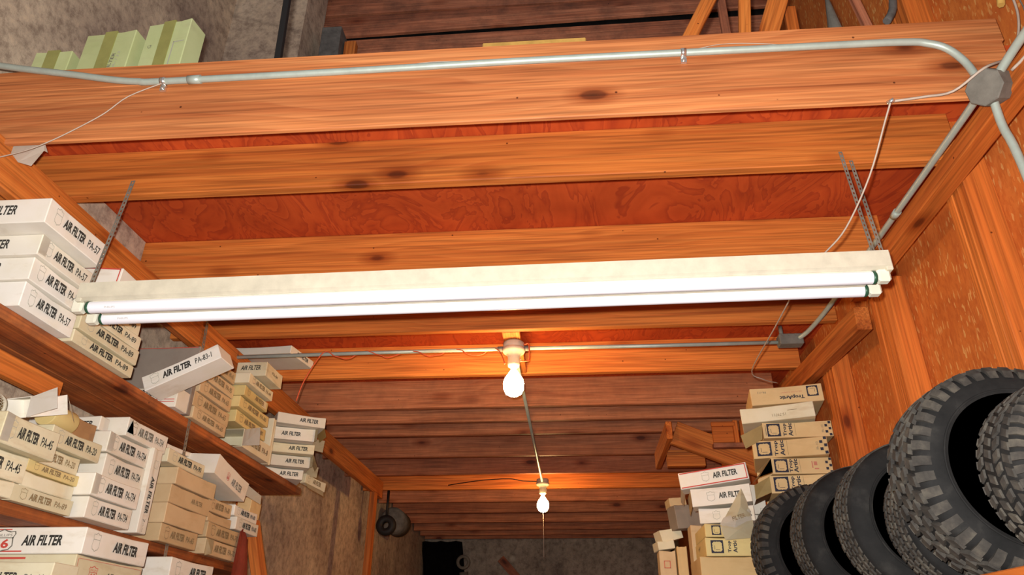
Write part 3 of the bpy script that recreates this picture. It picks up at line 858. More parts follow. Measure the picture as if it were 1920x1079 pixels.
GF = 'boxes at the far end of the middle shelf'
o = L_('bottom tan box at far end of middle shelf, pale torn flap', 3.215, 3.55, 2.001, 0.066, -1.60, 'tan', code='PA-70', group=GF)
flap(o, [(-0.165, -0.003, 0.062), (-0.10, -0.003, 0.064), (-0.16, -0.03, 0.0), (-0.2, -0.02, -0.012)], CARD['cream'])
L_('tan box second from bottom at far end of middle shelf', 3.205, 3.555, 2.069, 0.066, -1.60, 'tan', code='PA-70', group=GF)
L_('pinkish tan box third from bottom at far end of middle shelf', 3.21, 3.45, 2.137, 0.040, -1.61, 'tan', group=GF, style='none')
L_('crushed white box bulging at far end of middle shelf', 3.46, 3.72, 2.140, 0.058, -1.59, 'white', 0.26, group=GF, code='PA-80')
L_('tan box fourth from bottom at far end of middle shelf', 3.20, 3.43, 2.180, 0.062, -1.61, 'tan', group=GF, code='PA-80')
L_('white box on the crushed one at far end of middle shelf', 3.44, 3.71, 2.200, 0.050, -1.60, 'white', 0.26, group=GF, code='PA-80')
o = L_('opened white box with red shield tilted atop far end boxes', 3.10, 3.45, 2.292, 0.088, -1.565, 'white', 0.20, group=GF, style='none', tilt=0.17, lean=0.05, opn='R')
put_text(o, (0.35, .2, .088), 'AIR FILTER', 'front', 0.055, -0.012, 0.115, 0.032, M_INKM, 0, 0.02, 0.2)
put_shield(o, (0.35, .2, .088), 'front', -0.045, -0.008, 0.032, 0.036, M_RED, M_RED)
flap(o, [(0.175, 0.0, 0.03), (0.175, 0.0, 0.08), (0.255, -0.04, 0.06), (0.25, -0.05, 0.015)], CARD['white'])
flap(o, [(0.175, 0.05, 0.086), (0.175, 0.18, 0.086), (0.24, 0.16, 0.10), (0.24, 0.06, 0.10)], CARD['kraft'])
# red funnel and torn card beside the leaning post
bm = bmesh.new()
gr = []
for j in range(8):
    t = j / 7
    row = []
    for i in range(9):
        u = i / 8
        y = (3.515 + 0.105 * u) * (1 - t) + (3.44 + 0.30 * u) * t
        row.append(bm.verts.new((-1.592 + 0.007 * (0.3 + t) * (1 + math.sin(u * 11 + t * 2.0)), y, 2.135 - 0.36 * t + 0.02 * math.sin(u * 5))))
    gr.append(row)
for j in range(7):
    for i in range(8):
        bm.faces.new((gr[j][i], gr[j][i + 1], gr[j + 1][i + 1], gr[j + 1][i])).smooth = True
bmesh.ops.solidify(bm, geom=bm.faces[:], thickness=0.003)
o = link('red_rag', bm_mesh(bm, 'red_rag'), M_REDP)
tag(o, 'dull red rag hanging at the far end of the middle shelf', 'rag')
o = carton('torn brown card sleeve on top of the leaning post', (-1.655, 3.79, 2.225), 0.13, 0.075, 0.11, 'kraft', Q90, 0.12, style='none')
flap(o, [(-0.06, 0.0, 0.10), (0.0, 0.0, 0.108), (-0.03, -0.01, 0.15)], CARD['kraft'])
flap(o, [(0.0, 0.07, 0.10), (0.06, 0.07, 0.10), (0.05, 0.06, 0.14)], CARD['kraft'])

# lowest shelf: large boxes
GQ = 'large boxes on the lowest left shelf'
o = L_('large white box with faded emblem topmost at bottom left', 2.235, 2.60, 1.880, 0.079, -1.50, 'white', 0.43, group=GQ)
dq = (0.365, 0.43, 0.079)
put_shield(o, dq, 'left', -0.055, 0.0, 0.085, 0.066, M_INKM, M_RED)
put_text(o, dq, 'AIR FILTER', 'left', 0.078, 0.0, 0.13, 0.031, M_INK, 0, 0.04, 0.15)
put_rects(o, dq, 'left', [(-0.21, -0.034, 0.02, -0.030), (-0.21, 0.031, -0.03, 0.034)], M_RED, 'red_line')
o = L_('large white box with red line, second at bottom left', 2.225, 2.60, 1.795, 0.083, -1.505, 'cream', 0.425, group=GQ, style='none')
dq = (0.375, 0.425, 0.083)
put_text(o, dq, 'AIR FILTER', 'front', 0.05, -0.012, 0.14, 0.03, M_INK, 0, 0.03, 0.2)
put_shield(o, dq, 'front', -0.09, -0.008, 0.045, 0.05, M_RED, M_RED)
put_rects(o, dq, 'left', [(-0.21, 0.027, 0.05, 0.033)], M_RED, 'red_line')
put_rects(o, dq, 'front', [(-0.175, 0.030, 0.175, 0.032), (-0.178, -0.04, -0.175, 0.03), (0.175, -0.04, 0.178, 0.03)], M_REDF, 'thin_red_line')
L_('large hidden carton at the base of bottom left pile', 2.235, 2.60, 1.701, 0.092, -1.51, 'cream', 0.42, group=GQ, style='none')
o = carton('cream box lying crosswise before the bottom left pile', (-1.625, 2.10, 1.767), 0.28, 0.12, 0.078, 'cream', 0.0, 0.03, style='none')
put_text(o, (0.28, 0.12, 0.078), 'AIR FILTER', 'front', -0.02, -0.005, 0.12, 0.026, M_INK, 0, 0.03, 0.2)
put_text(o, (0.28, 0.12, 0.078), 'PA-61', 'front', 0.09, -0.006, 0.06, 0.022, M_INKM, 0, 0.005, 0.1)
carton('plain carton supporting the crosswise cream box at bottom left', (-1.635, 2.10, 1.701), 0.26, 0.12, 0.064, 'tan', 0, 0, style='none')
o = L_('white box with printed label at bottom, right of large boxes', 2.86, 3.22, 1.866, 0.080, -1.545, 'white', 0.36, group=GQ)
L_('plain tan carton under the printed white box at bottom', 2.86, 3.23, 1.701, 0.163, -1.55, 'tan', 0.36, group=GQ, style='none')
o = L_('tilted yellow box lying behind the printed white box at bottom', 3.235, 3.60, 1.806, 0.082, -1.55, 'yellow', 0.30, style='none', tilt=0.04, group=GQ)
put_text(o, (0.365, 0.3, 0.082), 'AIR FILTER', 'front', -0.01, 0.026, 0.14, 0.022, M_INK, 0, 0.02, 0.2)
put_text(o, (0.365, 0.3, 0.082), 'PA-90-1', 'front', 0.12, 0.026, 0.09, 0.020, M_INKM, 0, 0.005, 0.1)
L_('plain tan carton under the tilted yellow box at bottom', 3.25, 3.59, 1.701, 0.088, -1.56, 'tan', 0.30, group=GQ, style='none')

# ------------------------------------------------------------------ right-hand shelf and boxes
root = empty('storage_shelf', (0.85, 3.75, 0.0)); tag(root, 'timber storage shelf at right under the kraft box stacks', 'shelf')
def ch(o, root):
    mw = o.matrix_world.copy(); o.parent = root; o.matrix_local = Matrix.Translation(root.location).inverted() @ mw
for y in (3.46, 3.62, 3.78, 3.94, 4.10, 4.26):
    ch(board('plank', (0.40, y, 1.80), (1.31, y, 1.80), 0.15, 0.038, M_SHELF), root)
for x in (0.44, 1.26):
    for y in (3.43, 4.29):
        ch(board('leg', (x, y, 0.0), (x, y, 1.78), 0.06, 0.06, M_STUD, None, (0, 1, 0)), root)
def R_(label, x0, x1, z, h, y=3.5, D=0.3, col='kraft', **kw):
    return carton(label, ((x0 + x1) / 2, y, z), x1 - x0, D, h, col, kw.pop('rz', 0.0), kw.pop('tilt', 0.0), **kw)
GK = 'kraft boxes in the right-hand stack'
o = R_('large plain carton at base of right stack behind tyres', 0.95, 1.225, 1.82, 0.383, 3.52, 0.3, 'kraft', style='none', group=GK)
R_('plain kraft box just above the base carton of right stack', 0.955, 1.225, 2.205, 0.082, 3.52, 0.3, 'kraft', style='none', group=GK)
o = R_('kraft emblem box sixth from top of right stack, orange end flap', 0.918, 1.233, 2.290, 0.081, 3.5, 0.3, 'kraft', style='trop', code=None, group=GK, opn='L', rz=math.radians(-9))
flap(o, [(-0.157, 0.0, 0.078), (-0.157, 0.0, 0.006), (-0.235, -0.03, -0.03), (-0.235, -0.05, 0.03)], CARD['yellow'])
flap(o, [(-0.157, 0.0, 0.004), (-0.157, 0.2, 0.004), (-0.235, 0.16, -0.03), (-0.235, -0.03, -0.032)], CARD['brown'])
o = R_('kraft emblem box fifth from top of right stack, red stamp', 0.932, 1.207, 2.374, 0.075, 3.5, 0.3, 'kraft', style='trop', group=GK, opn='L')
flap(o, [(-0.137, 0.0, 0.072), (-0.137, 0.0, 0.01), (-0.205, 0.0, -0.015), (-0.245, -0.02, -0.05)], CARD['kraft'])
put_rects(o, (0.275, 0.3, 0.075), 'front', [(0.045, -0.012, 0.05, 0.02), (0.055, -0.018, 0.075, -0.012), (0.055, 0.0, 0.07, 0.018)], M_REDF, 'red_stamp')
o = R_('kraft emblem box fourth from top of right stack, pulled forward', 0.858, 1.193, 2.452, 0.086, 3.49, 0.31, 'kraft', style='trop', code='PA-113', group=GK, tilt=-0.0, rz=math.radians(-13))
o = R_('kraft emblem box third from top of right stack, tilted yellow flap', 0.919, 1.236, 2.546, 0.075, 3.5, 0.3, 'kraft', style='trop', code='PA-113', group=GK, tilt=0, opn='L', rz=math.radians(-4))
flap(o, [(-0.158, -0.001, 0.066), (-0.168, -0.001, -0.006), (-0.255, -0.03, -0.055), (-0.27, -0.03, 0.008)], CARD['yellow'])
put_rects(o, (0.317, 0.3, 0.075), 'front', [(-0.147, -0.025, -0.145, 0.025)], M_NAVY, 'rule_line')
R_('plain pale box second from top of right stack, shifted left', 0.823, 1.160, 2.626, 0.074, 3.48, 0.3, 'cream', style='codeinv', code='15-79711', group=GK, tilt=-0.03, rz=math.radians(-14))
o = R_('topmost kraft box of right stack, its print upside down', 0.888, 1.224, 2.715, 0.087, 3.5, 0.3, 'kraft', style='tropinv', code='PA-112', group=GK, tilt=-0.02, rz=math.radians(-8))
# white box between both stacks
o = carton('plain white box between the white and kraft right stacks', (0.877, 3.65, 2.220), 0.080, 0.15, 0.14, 'white', 0, 0, style='none')
put_rects(o, (0.080, .15, .14), 'front', [(0.012, -0.045, 0.03, -0.043), (0.012, -0.068, 0.03, -0.066), (0.03, -0.068, 0.032, -0.043), (0.010, -0.068, 0.012, -0.043)], M_INKG, 'label_box')
carton('lower white box between the white and kraft right stacks', (0.877, 3.65, 1.82), 0.08, 0.15, 0.398, 'white', 0, 0, style='none')
GN = 'boxes in the left stack on the right shelf'
R_('large tan carton at base of white stack on right', 0.555, 0.815, 1.82, 0.192, 3.49, 0.3, 'kraft', style='none', group=GN)
o = R_('kraft emblem box second from bottom of white right stack', 0.588, 0.812, 2.014, 0.080, 3.5, 0.3, 'yellow', style='none', group=GN)
def half_trop(o, d):
    put_badge(o, d, 'front', -d[0] / 2 + 0.05, 0, min(0.055, d[2] * 0.72), M_NAVY)
    put_text(o, d, 'Trop', 'front', -d[0] / 2 + 0.105, 0, 0.050 * d[2] / 0.08, 0.018, M_NAVY, PI / 2, 0.03, 0)
    put_text(o, d, 'Artic', 'front', -d[0] / 2 + 0.128, 0, 0.052 * d[2] / 0.08, 0.018, M_NAVY, PI / 2, 0.03, 0)
half_trop(o, (0.224, 0.3, 0.080))
put_text(o, (0.224, 0.3, 0.080), 'Trop', 'left', -0.03, 0.01, 0.05, 0.02, M_INKF, 0.3, 0.02, 0)
o = R_('kraft emblem box third from bottom of white right stack', 0.592, 0.81, 2.096, 0.058, 3.5, 0.3, 'yellow', style='none', group=GN)
half_trop(o, (0.218, 0.3, 0.058))
o = R_('white printed box third from top of left stack on right shelf', 0.575, 0.82, 2.160, 0.068, 3.5, 0.12, 'white', style='none', group=GN, tilt=-0.02, rz=math.radians(-12))
put_text(o, (0.245, .12, .068), 'AIR FILTER', 'front', 0.055, 0.0, 0.11, 0.026, M_INK, 0, 0.03, 0.05)
put_shield(o, (0.245, .12, .068), 'front', -0.045, 0.0, 0.034, 0.038, M_INKG)
o = R_('white printed box second from top of left stack on right shelf', 0.548, 0.815, 2.238, 0.080, 3.49, 0.12, 'white', style='none', group=GN, tilt=-0.05, opn='L', rz=math.radians(-13))
put_text(o, (0.267, .12, .08), 'AIR FILTER', 'front', 0.045, 0.0, 0.11, 0.026, M_INK, 0, 0.03, 0.05)
put_shield(o, (0.267, .12, .08), 'front', -0.045, 0.0, 0.038, 0.044, M_INKG)
flap(o, [(-0.133, 0.0, 0.076), (-0.133, 0.0, 0.006), (-0.155, 0.06, -0.03), (-0.155, 0.06, 0.05)], CARD['tan'])
o = R_('topmost white printed box on right shelf, red border', 0.502, 0.818, 2.330, 0.078, 3.5, 0.12, 'white', style='none', group=GN, tilt=-0.10, red=True, rz=math.radians(-15))
put_text(o, (0.316, .12, .078), 'AIR FILTER', 'front', 0.055, 0.003, 0.112, 0.027, M_INK, 0, 0.03, 0.05)
put_shield(o, (0.316, .12, .078), 'front', -0.035, 0.003, 0.036, 0.044, M_INKG)
flap(o, [(-0.158, 0.0, 0.004), (-0.158, 0.15, 0.004), (-0.172, 0.13, -0.05), (-0.172, 0.02, -0.05)], CARD['white'])
# torn crumpled box hanging over this stack
root = empty('torn_carton', (0.735, 3.475, 2.085)); tag(root, 'torn crumpled cream carton hanging over left stack on right shelf', 'box')
def crumple(name, pts, mat):
    bm = bmesh.new()
    vs = [bm.verts.new(p) for p in pts]
    c = bm.verts.new(sum((Vector(p) for p in pts), Vector()) / len(pts) + Vector((0, -0.014, 0.004)))
    for i in range(len(vs)):
        bm.faces.new((vs[i], vs[(i + 1) % len(vs)], c))
    bmesh.ops.solidify(bm, geom=bm.faces[:], thickness=0.002)
    return link(name, bm_mesh(bm, name), mat, root)
crumple('torn_panel', [(-0.055, -0.02, 0.09), (0.03, -0.03, 0.215), (0.05, -0.02, 0.16), (0.055, -0.03, 0.09), (-0.01, -0.045, 0.085)], CARD['cream'])
crumple('torn_panel', [(-0.065, -0.03, 0.085), (0.055, -0.03, 0.125), (0.065, -0.015, 0.05), (-0.03, -0.04, 0.02), (-0.085, -0.035, 0.055)], CARD['white'])
crumple('torn_panel', [(-0.085, -0.04, 0.045), (0.065, -0.025, 0.075), (0.06, -0.02, 0.0), (-0.07, -0.04, -0.012)], CARD['cream'])
o = link('lettering', text_mesh('FILTER', 0.02, 0.2).copy(), None, root, Matrix.Translation((-0.002, -0.047, 0.085)) @ Matrix.Rotation(PI / 2, 4, 'X') @ Matrix.Rotation(0.3, 4, 'Z') @ Matrix.Diagonal((0.06, 0.018, 1, 1)))
o.data.materials.clear(); o.data.materials.append(M_INKF)
# farther cluster at left of the right shelf
GL = 'small boxes in the far cluster on the right shelf'
for i, (lab, x0, x1, z, h, y, col, rz, ti) in enumerate((
    ('small orange box poking out left behind the white right stack', 0.51, 0.60, 2.325, 0.045, 4.0, 'tan', 0.1, -0.12),
    ('brown crumpled box behind the white right stack', 0.53, 0.66, 2.205, 0.118, 3.95, 'grey', 0.25, -0.1),
    ('cream box sloping in the far cluster, right shelf', 0.455, 0.57, 2.155, 0.062, 4.02, 'cream', 0.2, -0.25),
    ('cream box with white end at left of far cluster', 0.432, 0.52, 2.108, 0.044, 4.0, 'cream', 0.15, -0.14),
    ('pinkish tan box with square emblem in far cluster', 0.432, 0.515, 1.82, 0.282, 4.0, 'tan', 0.0, 0.0),
    ('narrow tan box right of the emblem box in far cluster', 0.522, 0.572, 1.82, 0.30, 3.98, 'kraft', 0.0, 0.0),
    ('tall tan box behind base of the white right stack', 0.58, 0.72, 1.82, 0.382, 3.84, 'tan', 0.0, 0.0))):
    o = carton(lab, ((x0 + x1) / 2, y, z), x1 - x0, 0.11, h, col, rz, ti, group=GL, style='none', opn='R' if i == 2 else None)
    if i == 4:
        put_rects(o, (x1 - x0, 0.11, h), 'front', [(-0.02, 0.055, 0.012, 0.058), (-0.02, 0.088, 0.012, 0.091), (-0.02, 0.055, -0.017, 0.091), (0.009, 0.055, 0.012, 0.091)], M_RED, 'square_emblem')

# ------------------------------------------------------------------ tyres on their rack
def tyre(label, x, y, z, R, w, kind, rb=0.53):
    root = empty('tyre', (x, y, z - R))
    tag(root, label, 'tyre', 'tyres standing in a row on the right rack')
    rot = Matrix.Translation((0, 0, R)) @ Matrix.Rotation(PI / 2, 4, 'X')
    b = R * rb
    h = w / 2
    td = 0.011 if kind == 'lug' else 0.006
    Rc = R - td
    prof = [(b, -h * 0.62), (b + 0.006, -h * 0.74), (b + (R - b) * 0.30, -h * 0.95), (b + (R - b) * 0.36, -h * 1.00), (b + (R - b) * 0.5, -h * 1.0), (R - 0.035, -h * 0.96), (Rc - 0.010, -h * 0.86), (Rc, -h * 0.74), (Rc + 0.002, 0),
            (Rc, h * 0.74), (Rc - 0.010, h * 0.86), (R - 0.035, h * 0.96), (b + (R - b) * 0.5, h), (b + (R - b) * 0.36, h), (b + (R - b) * 0.30, h * 0.95), (b + 0.006, h * 0.74), (b, h * 0.62),
            (b + 0.012, h * 0.56), (R - 0.05, h * 0.80), (R - 0.026, h * 0.5), (R - 0.022, 0), (R - 0.026, -h * 0.5), (R - 0.05, -h * 0.80), (b + 0.012, -h * 0.56)]
    lathe('carcass', prof, M_RUB, root, rot, 72, closed=True)
    # raised ring on both sidewalls
    for s in (-1, 1):
        rr = b + (R - b) * 0.42
        lathe('sidewall_ring', [(rr - 0.003, s * h * 0.99), (rr - 0.002, s * (h + 0.0025)), (rr + 0.002, s * (h + 0.0025)), (rr + 0.003, s * h * 0.99)], M_RUB, root, rot, 64)
    bm = bmesh.new()
    if kind == 'lug':
        N, rows = 40, [(-0.60, 0.30, 0.0), (-0.22, 0.26, 0.5), (0.16, 0.26, 0.0), (0.52, 0.30, 0.5)]
    elif kind == 'rib':
        N, rows = 60, [(-0.62, 0.20, 0.0), (-0.32, 0.20, 0.5), (0.0, 0.20, 0.0), (0.32, 0.20, 0.5), (0.62, 0.20, 0.0)]
    else:
        N, rows = 46, [(-0.60, 0.26, 0.0), (-0.20, 0.26, 0.5), (0.20, 0.26, 0.0), (0.60, 0.26, 0.5)]
    rr = random.Random(int(y * 100))
    for c, wd, ph in rows:
        for k in range(N):
            a0 = 2 * PI * (k + ph) / N
            da = 2 * PI / N * (0.37 if kind != 'rib' else 0.42)
            vs = []
            sk = 0.16 * (1 if ph else -1)
            zz = ((c - wd / 2) * h, (c + wd / 2) * h)
            top = R + rr.uniform(-0.001, 0.001)
            for rad, sh in ((Rc - 0.006, 1.0), (top, 0.84)):
                for (sa, iz) in ((-1, 0), (1, 0), (1, 1), (-1, 1)):
                    a = a0 + sa * da * sh + sk * (2 * PI / N) * (iz * 2 - 1)
                    z_ = (zz[0] + zz[1]) / 2 + (zz[iz] - (zz[0] + zz[1]) / 2) * sh
                    # blocks follow the crown of the tread
                    crown = -0.006 * (abs(z_) / h) ** 3
                    vs.append(bm.verts.new(((rad + crown) * math.cos(a), (rad + crown) * math.sin(a), z_)))
            for f in ((4, 5, 6, 7), (0, 1, 5, 4), (1, 2, 6, 5), (2, 3, 7, 6), (3, 0, 4, 7)):
                bm.faces.new([vs[i] for i in f])
    # shoulder lugs run over the edge onto the sidewall
    for s in ((-1, 1) if kind != 'rib' else ()):
        for k in range(N):
            a0 = 2 * PI * (k + (0.5 if s > 0 else 0.0)) / N
            da = 2 * PI / N * 0.30
            vs = []
            for (rad, z_) in ((Rc - 0.004, s * h * 0.70), (R - 0.003, s * h * 0.78), (Rc - 0.006, s * h * 0.93), (R - 0.036, s * h * 0.985)):
                for sa in (-1, 1):
                    vs.append(bm.verts.new((rad * math.cos(a0 + sa * da), rad * math.sin(a0 + sa * da), z_)))
            for f in ((0, 1, 3, 2), (2, 3, 5, 4), (4, 5, 7, 6), (0, 2, 4, 6), (1, 7, 5, 3)):
                bm.faces.new([vs[i] for i in f])
    link('tread', bm_mesh(bm, 'tread'), M_TREAD, root, rot)
    return root
tyre('nearest tyre, cut by the right edge, before the big lugged one', 1.02, 1.515, 1.935, 0.192, 0.165, 'block')
tyre('big lugged tyre standing highest, second from the right', 0.994, 1.765, 1.980, 0.240, 0.185, 'lug')
tyre('smooth shiny tyre half hidden behind the big lugged one', 1.00, 2.01, 1.925, 0.185, 0.15, 'rib')
tyre('tyre with fine tread third from the left of the row', 0.995, 2.27, 1.962, 0.222, 0.165, 'rib')
tyre('tyre with open dark hole, second from the left of the row', 0.995, 2.70, 1.975, 0.236, 0.19, 'rib')
tyre('far tyre with chunky tread, leftmost of the row', 0.985, 3.20, 1.995, 0.256, 0.20, 'block')
root = empty('tyre_rack', (0.98, 2.3, 0.0)); tag(root, 'timber rack of two rails holding the tyres on the right', 'rack')
for x in (0.873, 1.112):
    ch(board('rail', (x, 1.25, 1.722), (x, 3.38, 1.722), 0.040, 0.085, M_STUD, None), root)
for x in (0.873, 1.112):
    for y in (1.38, 3.34):
        ch(board('leg', (x, y, 0.0), (x, y, 1.68), 0.06, 0.06, M_STUD, None, (0, 1, 0)), root)
for y in (1.38, 3.34):
    ch(board('cross_piece', (0.84, y, 1.62), (1.15, y, 1.62), 0.04, 0.08, M_STUD), root)

# ------------------------------------------------------------------ tube light
root = empty('tube_light', (-0.29, 1.96, 2.625))
tag(root, 'long white twin tube light hanging on straps under the joists', 'light')
T0 = Matrix.Rotation(-math.atan2(0.018, 2.391), 4, 'Y')
def prism(name, prof, x0, x1, mat, parent, mw=Matrix()):
    bm = bmesh.new()
    a = [bm.verts.new((x0, y, z)) for y, z in prof]
    b = [bm.verts.new((x1, y, z)) for y, z in prof]
    n = len(prof)
    for i in range(n):
        bm.faces.new((a[i], a[(i + 1) % n], b[(i + 1) % n], b[i]))
    bm.faces.new(a[::-1]); bm.faces.new(b)
    return link(name, bm_mesh(bm, name), mat, parent, mw)
# channel: flat front face, turned-in bottom
prism('housing', [(-0.060, -0.028), (-0.060, 0.022), (0.065, 0.022), (0.065, -0.028), (0.050, -0.034), (-0.045, -0.034)], -1.218, 1.218, M_ENAMEL, root, T0)
prism('reflector', [(-0.042, -0.033), (-0.030, -0.052), (0.035, -0.052), (0.047, -0.033)], -1.175, 1.165, M_ENAMEL, root, T0)
for s in (-1, 1):
    bm = bmesh.new()
    box_bm(bm, -0.010, 0.010, -0.058, 0.063, -0.040, 0.020, 0.003)
    link('end_plate', bm_mesh(bm, 'end_plate'), M_ENAMEL, root, T0 @ Matrix.Translation((s * 1.212, 0, 0)))
for ty, tz in ((-0.03, -0.051 - 0.0), (0.045, -0.055)):
    tl = lathe('fluorescent_tube', [(0.0, -1.178), (0.0185, -1.178), (0.019, -1.174), (0.019, 1.174), (0.0185, 1.178), (0.0, 1.178)], M_TUBE, root, T0 @ Matrix.Translation((-0.008, ty, tz)) @ Matrix.Rotation(PI / 2, 4, 'Y'), 24)
    for s in (-1, 1):
        lathe('tube_cap', [(0.0194, -0.006), (0.0194, 0.003), (0.016, 0.006), (0.0, 0.006)] if s > 0 else [(0.0, -0.006), (0.016, -0.006), (0.0194, -0.003), (0.0194, 0.006)], M_CAPG, tl, Matrix.Translation((0, 0, s * 1.180)), 24)
    for s in (-1, 1):
        bm = bmesh.new()
        box_bm(bm, -0.022, 0.015, -0.016, 0.016, -0.017, 0.030, 0.006)
        link('lamp_holder', bm_mesh(bm, 'lamp_holder'), M_SOCKET, root, T0 @ Matrix.Translation((-0.008 + s * 1.209, ty, tz)))
    me = text_mesh('PHILIPS', 0.0, 0.0).copy(); me.materials.clear(); me.materials.append(M_INKG)
    link('lettering', me, None, root, T0 @ Matrix.Translation((-1.11, ty - 0.0175, tz - 0.0085)) @ Matrix.Rotation(PI / 2 + math.radians(26), 4, 'X') @ Matrix.Diagonal((0.034, 0.006, 1, 1)))
strap('light_strap', (-1.442, 1.914, 3.03), (-1.482, 1.915, 2.642), (1, 0, 0.1), 0.014, 'thin perforated strap holding the left end of the tube light', pitch=0.016)
strap('light_strap', (0.868, 1.914, 3.02), (0.892, 1.916, 2.66), (1, 0, 0), 0.011, 'left leg of the paired straps holding right end of tube light', pitch=0.016)
strap('light_strap', (0.893, 1.914, 2.985), (0.916, 1.916, 2.66), (1, 0, 0), 0.011, 'right leg of the paired straps holding right end of tube light', pitch=0.016)

# ------------------------------------------------------------------ conduit, boxes, bulbs
R0 = 0.0105
root = empty('beam_conduit', (0.0, 1.593, 3.158)); tag(root, 'long steel conduit clipped along the front beam, bent at both ends', 'conduit')
def chw(o, root):
    o.matrix_local = Matrix.Translation(root.location).inverted() @ o.matrix_local
    o.parent = root
    return o
chw(tube('pipe', [(-1.95, 1.593, 3.315), (-1.749, 1.593, 3.258), (-1.50, 1.593, 3.205), (-1.36, 1.593, 3.174), (-1.28, 1.593, 3.162), (-1.20, 1.593, 3.157), (-0.643, 1.593, 3.157), (-0.074, 1.593, 3.160), (0.68, 1.593, 3.155), (0.96, 1.593, 3.152), (1.03, 1.593, 3.142), (1.075, 1.59, 3.115), (1.108, 1.588, 3.06), (1.118, 1.58, 2.992)], R0, M_GALV, None, 12, 4), root)
for x, z in ((-1.198, 3.157), (0.357, 3.158)):
    bm = bmesh.new()
    tube_bm(bm, [(-0.008, 0, 0), (0.008, 0, 0)], 0.0125, 12)
    box_bm(bm, -0.008, 0.008, 0.004, 0.012, -0.032, -0.006)
    tube_bm(bm, [(0, -0.001, -0.024), (0, 0.006, -0.024)], 0.005, 8)
    c = link('pipe_clip', bm_mesh(bm, 'pipe_clip'), M_CHROME); c.location = (x, 1.593, z); bpy.context.view_layer.update()
    mw = c.matrix_world.copy(); c.parent = root; c.matrix_local = Matrix.Translation(root.location).inverted() @ mw
c = tube('coupling', [(-1.12, 1.593, 3.157), (-1.08, 1.593, 3.157)], 0.0135, M_GALV, None, 12); chw(c, root)

def octbox(name, loc, label, r=0.052, d=0.045, axis=(0, 0, 1)):
    o = lathe('junction_box', [(0.0, -d / 2), (r - 0.003, -d / 2), (r, -d / 2 + 0.003), (r, d / 2 - 0.003), (r - 0.003, d / 2), (0.0, d / 2)], M_GALVD, None, Matrix.Translation(loc) @ Vector((0, 0, 1)).rotation_difference(Vector(axis)).to_matrix().to_4x4(), 8)
    for f in o.data.polygons:
        f.use_smooth = False
    tag(o, label, 'box')
    return o
jb = octbox('jb', (1.125, 1.56, 2.945), 'octagonal dusty junction box at right end of front beam', 0.050, 0.055, (-0.86, -0.42, -0.30))
root = empty('wall_conduit', (1.137, 2.4, 2.97)); tag(root, 'steel conduit along the right beam between the two boxes', 'conduit')
chw(tube('pipe', [(1.130, 1.60, 2.968), (1.137, 1.8, 2.972), (1.138, 2.6, 2.972), (1.134, 2.95, 2.970), (1.125, 3.08, 2.965), (1.105, 3.19, 2.955), (1.08, 3.245, 2.948)], R0, M_GALV, None, 12, 4), root)
c = tube('coupling', [(1.138, 2.20, 2.972), (1.138, 2.235, 2.972)], 0.0135, M_GALV, None, 12); chw(c, root)
o = tube('conduit', [(1.137, 1.53, 2.962), (1.150, 1.44, 2.985), (1.152, 1.30, 2.988), (1.155, 0.85, 2.990)], R0 + .001, M_GALV, None, 12, 4)
tag(o, 'steel conduit running from octagonal box out of frame top right', 'conduit')
o = tube('conduit', [(1.128, 1.565, 2.935), (1.134, 1.578, 2.88), (1.137, 1.582, 2.825), (1.139, 1.570, 2.70), (1.140, 1.56, 2.2)], R0, M_GALV, None, 12, 4)
tag(o, 'steel conduit dropping down the right wall from octagonal box', 'conduit')
o = tube('conduit', [(1.150, 1.50, 2.945), (1.170, 1.40, 2.955), (1.172, 0.95, 2.955)], 0.004, M_CABLE, None, 8, 4)
tag(o, 'thin grey cable alongside the top right conduit', 'cable')
# square box at the right of the near bulb
bm = bmesh.new(); box_bm(bm, -0.055, 0.055, -0.03, 0.03, -0.026, 0.026, 0.004)
for xx in (-0.04, -0.01, 0.02):
    tube_bm(bm, [(xx, -0.033, 0.018), (xx, -0.03, 0.018)], 0.005, 6)
tube_bm(bm, [(-0.035, 0.0, 0.024), (-0.035, 0.0, 0.075)], 0.0095, 10)
o = link('junction_box', bm_mesh(bm, 'junction_box'), M_GALVD, None, Matrix.Translation((1.045, 3.27, 2.946)))
tag(o, 'square steel box at right end of the cross conduit', 'box')
root = empty('cross_conduit', (-0.2, 3.29, 2.947)); tag(root, 'steel conduit crossing left to right through the near bulb fitting', 'conduit')
chw(tube('pipe', [(-1.93, 3.29, 2.938), (-1.0, 3.29, 2.947), (-0.325, 3.29, 2.949)], 0.0095, M_GALV, None, 10), root)
chw(tube('pipe', [(-0.205, 3.29, 2.950), (0.4, 3.29, 2.946), (0.99, 3.28, 2.943)], 0.0095, M_GALV, None, 10), root)
for x in (-0.325, -0.205):
    chw(tube('coupling', [(x - 0.018, 3.29, 2.949), (x + 0.018, 3.29, 2.949)], 0.0135, M_GALVD, None, 10), root)
o = tube('conduit', [(-0.262, 3.35, 2.945), (-0.258, 5.3, 2.948), (-0.256, 6.27, 2.945)], 0.0095, M_GALV, None, 10)
tag(o, 'steel conduit running back from near bulb to far bulb', 'conduit')

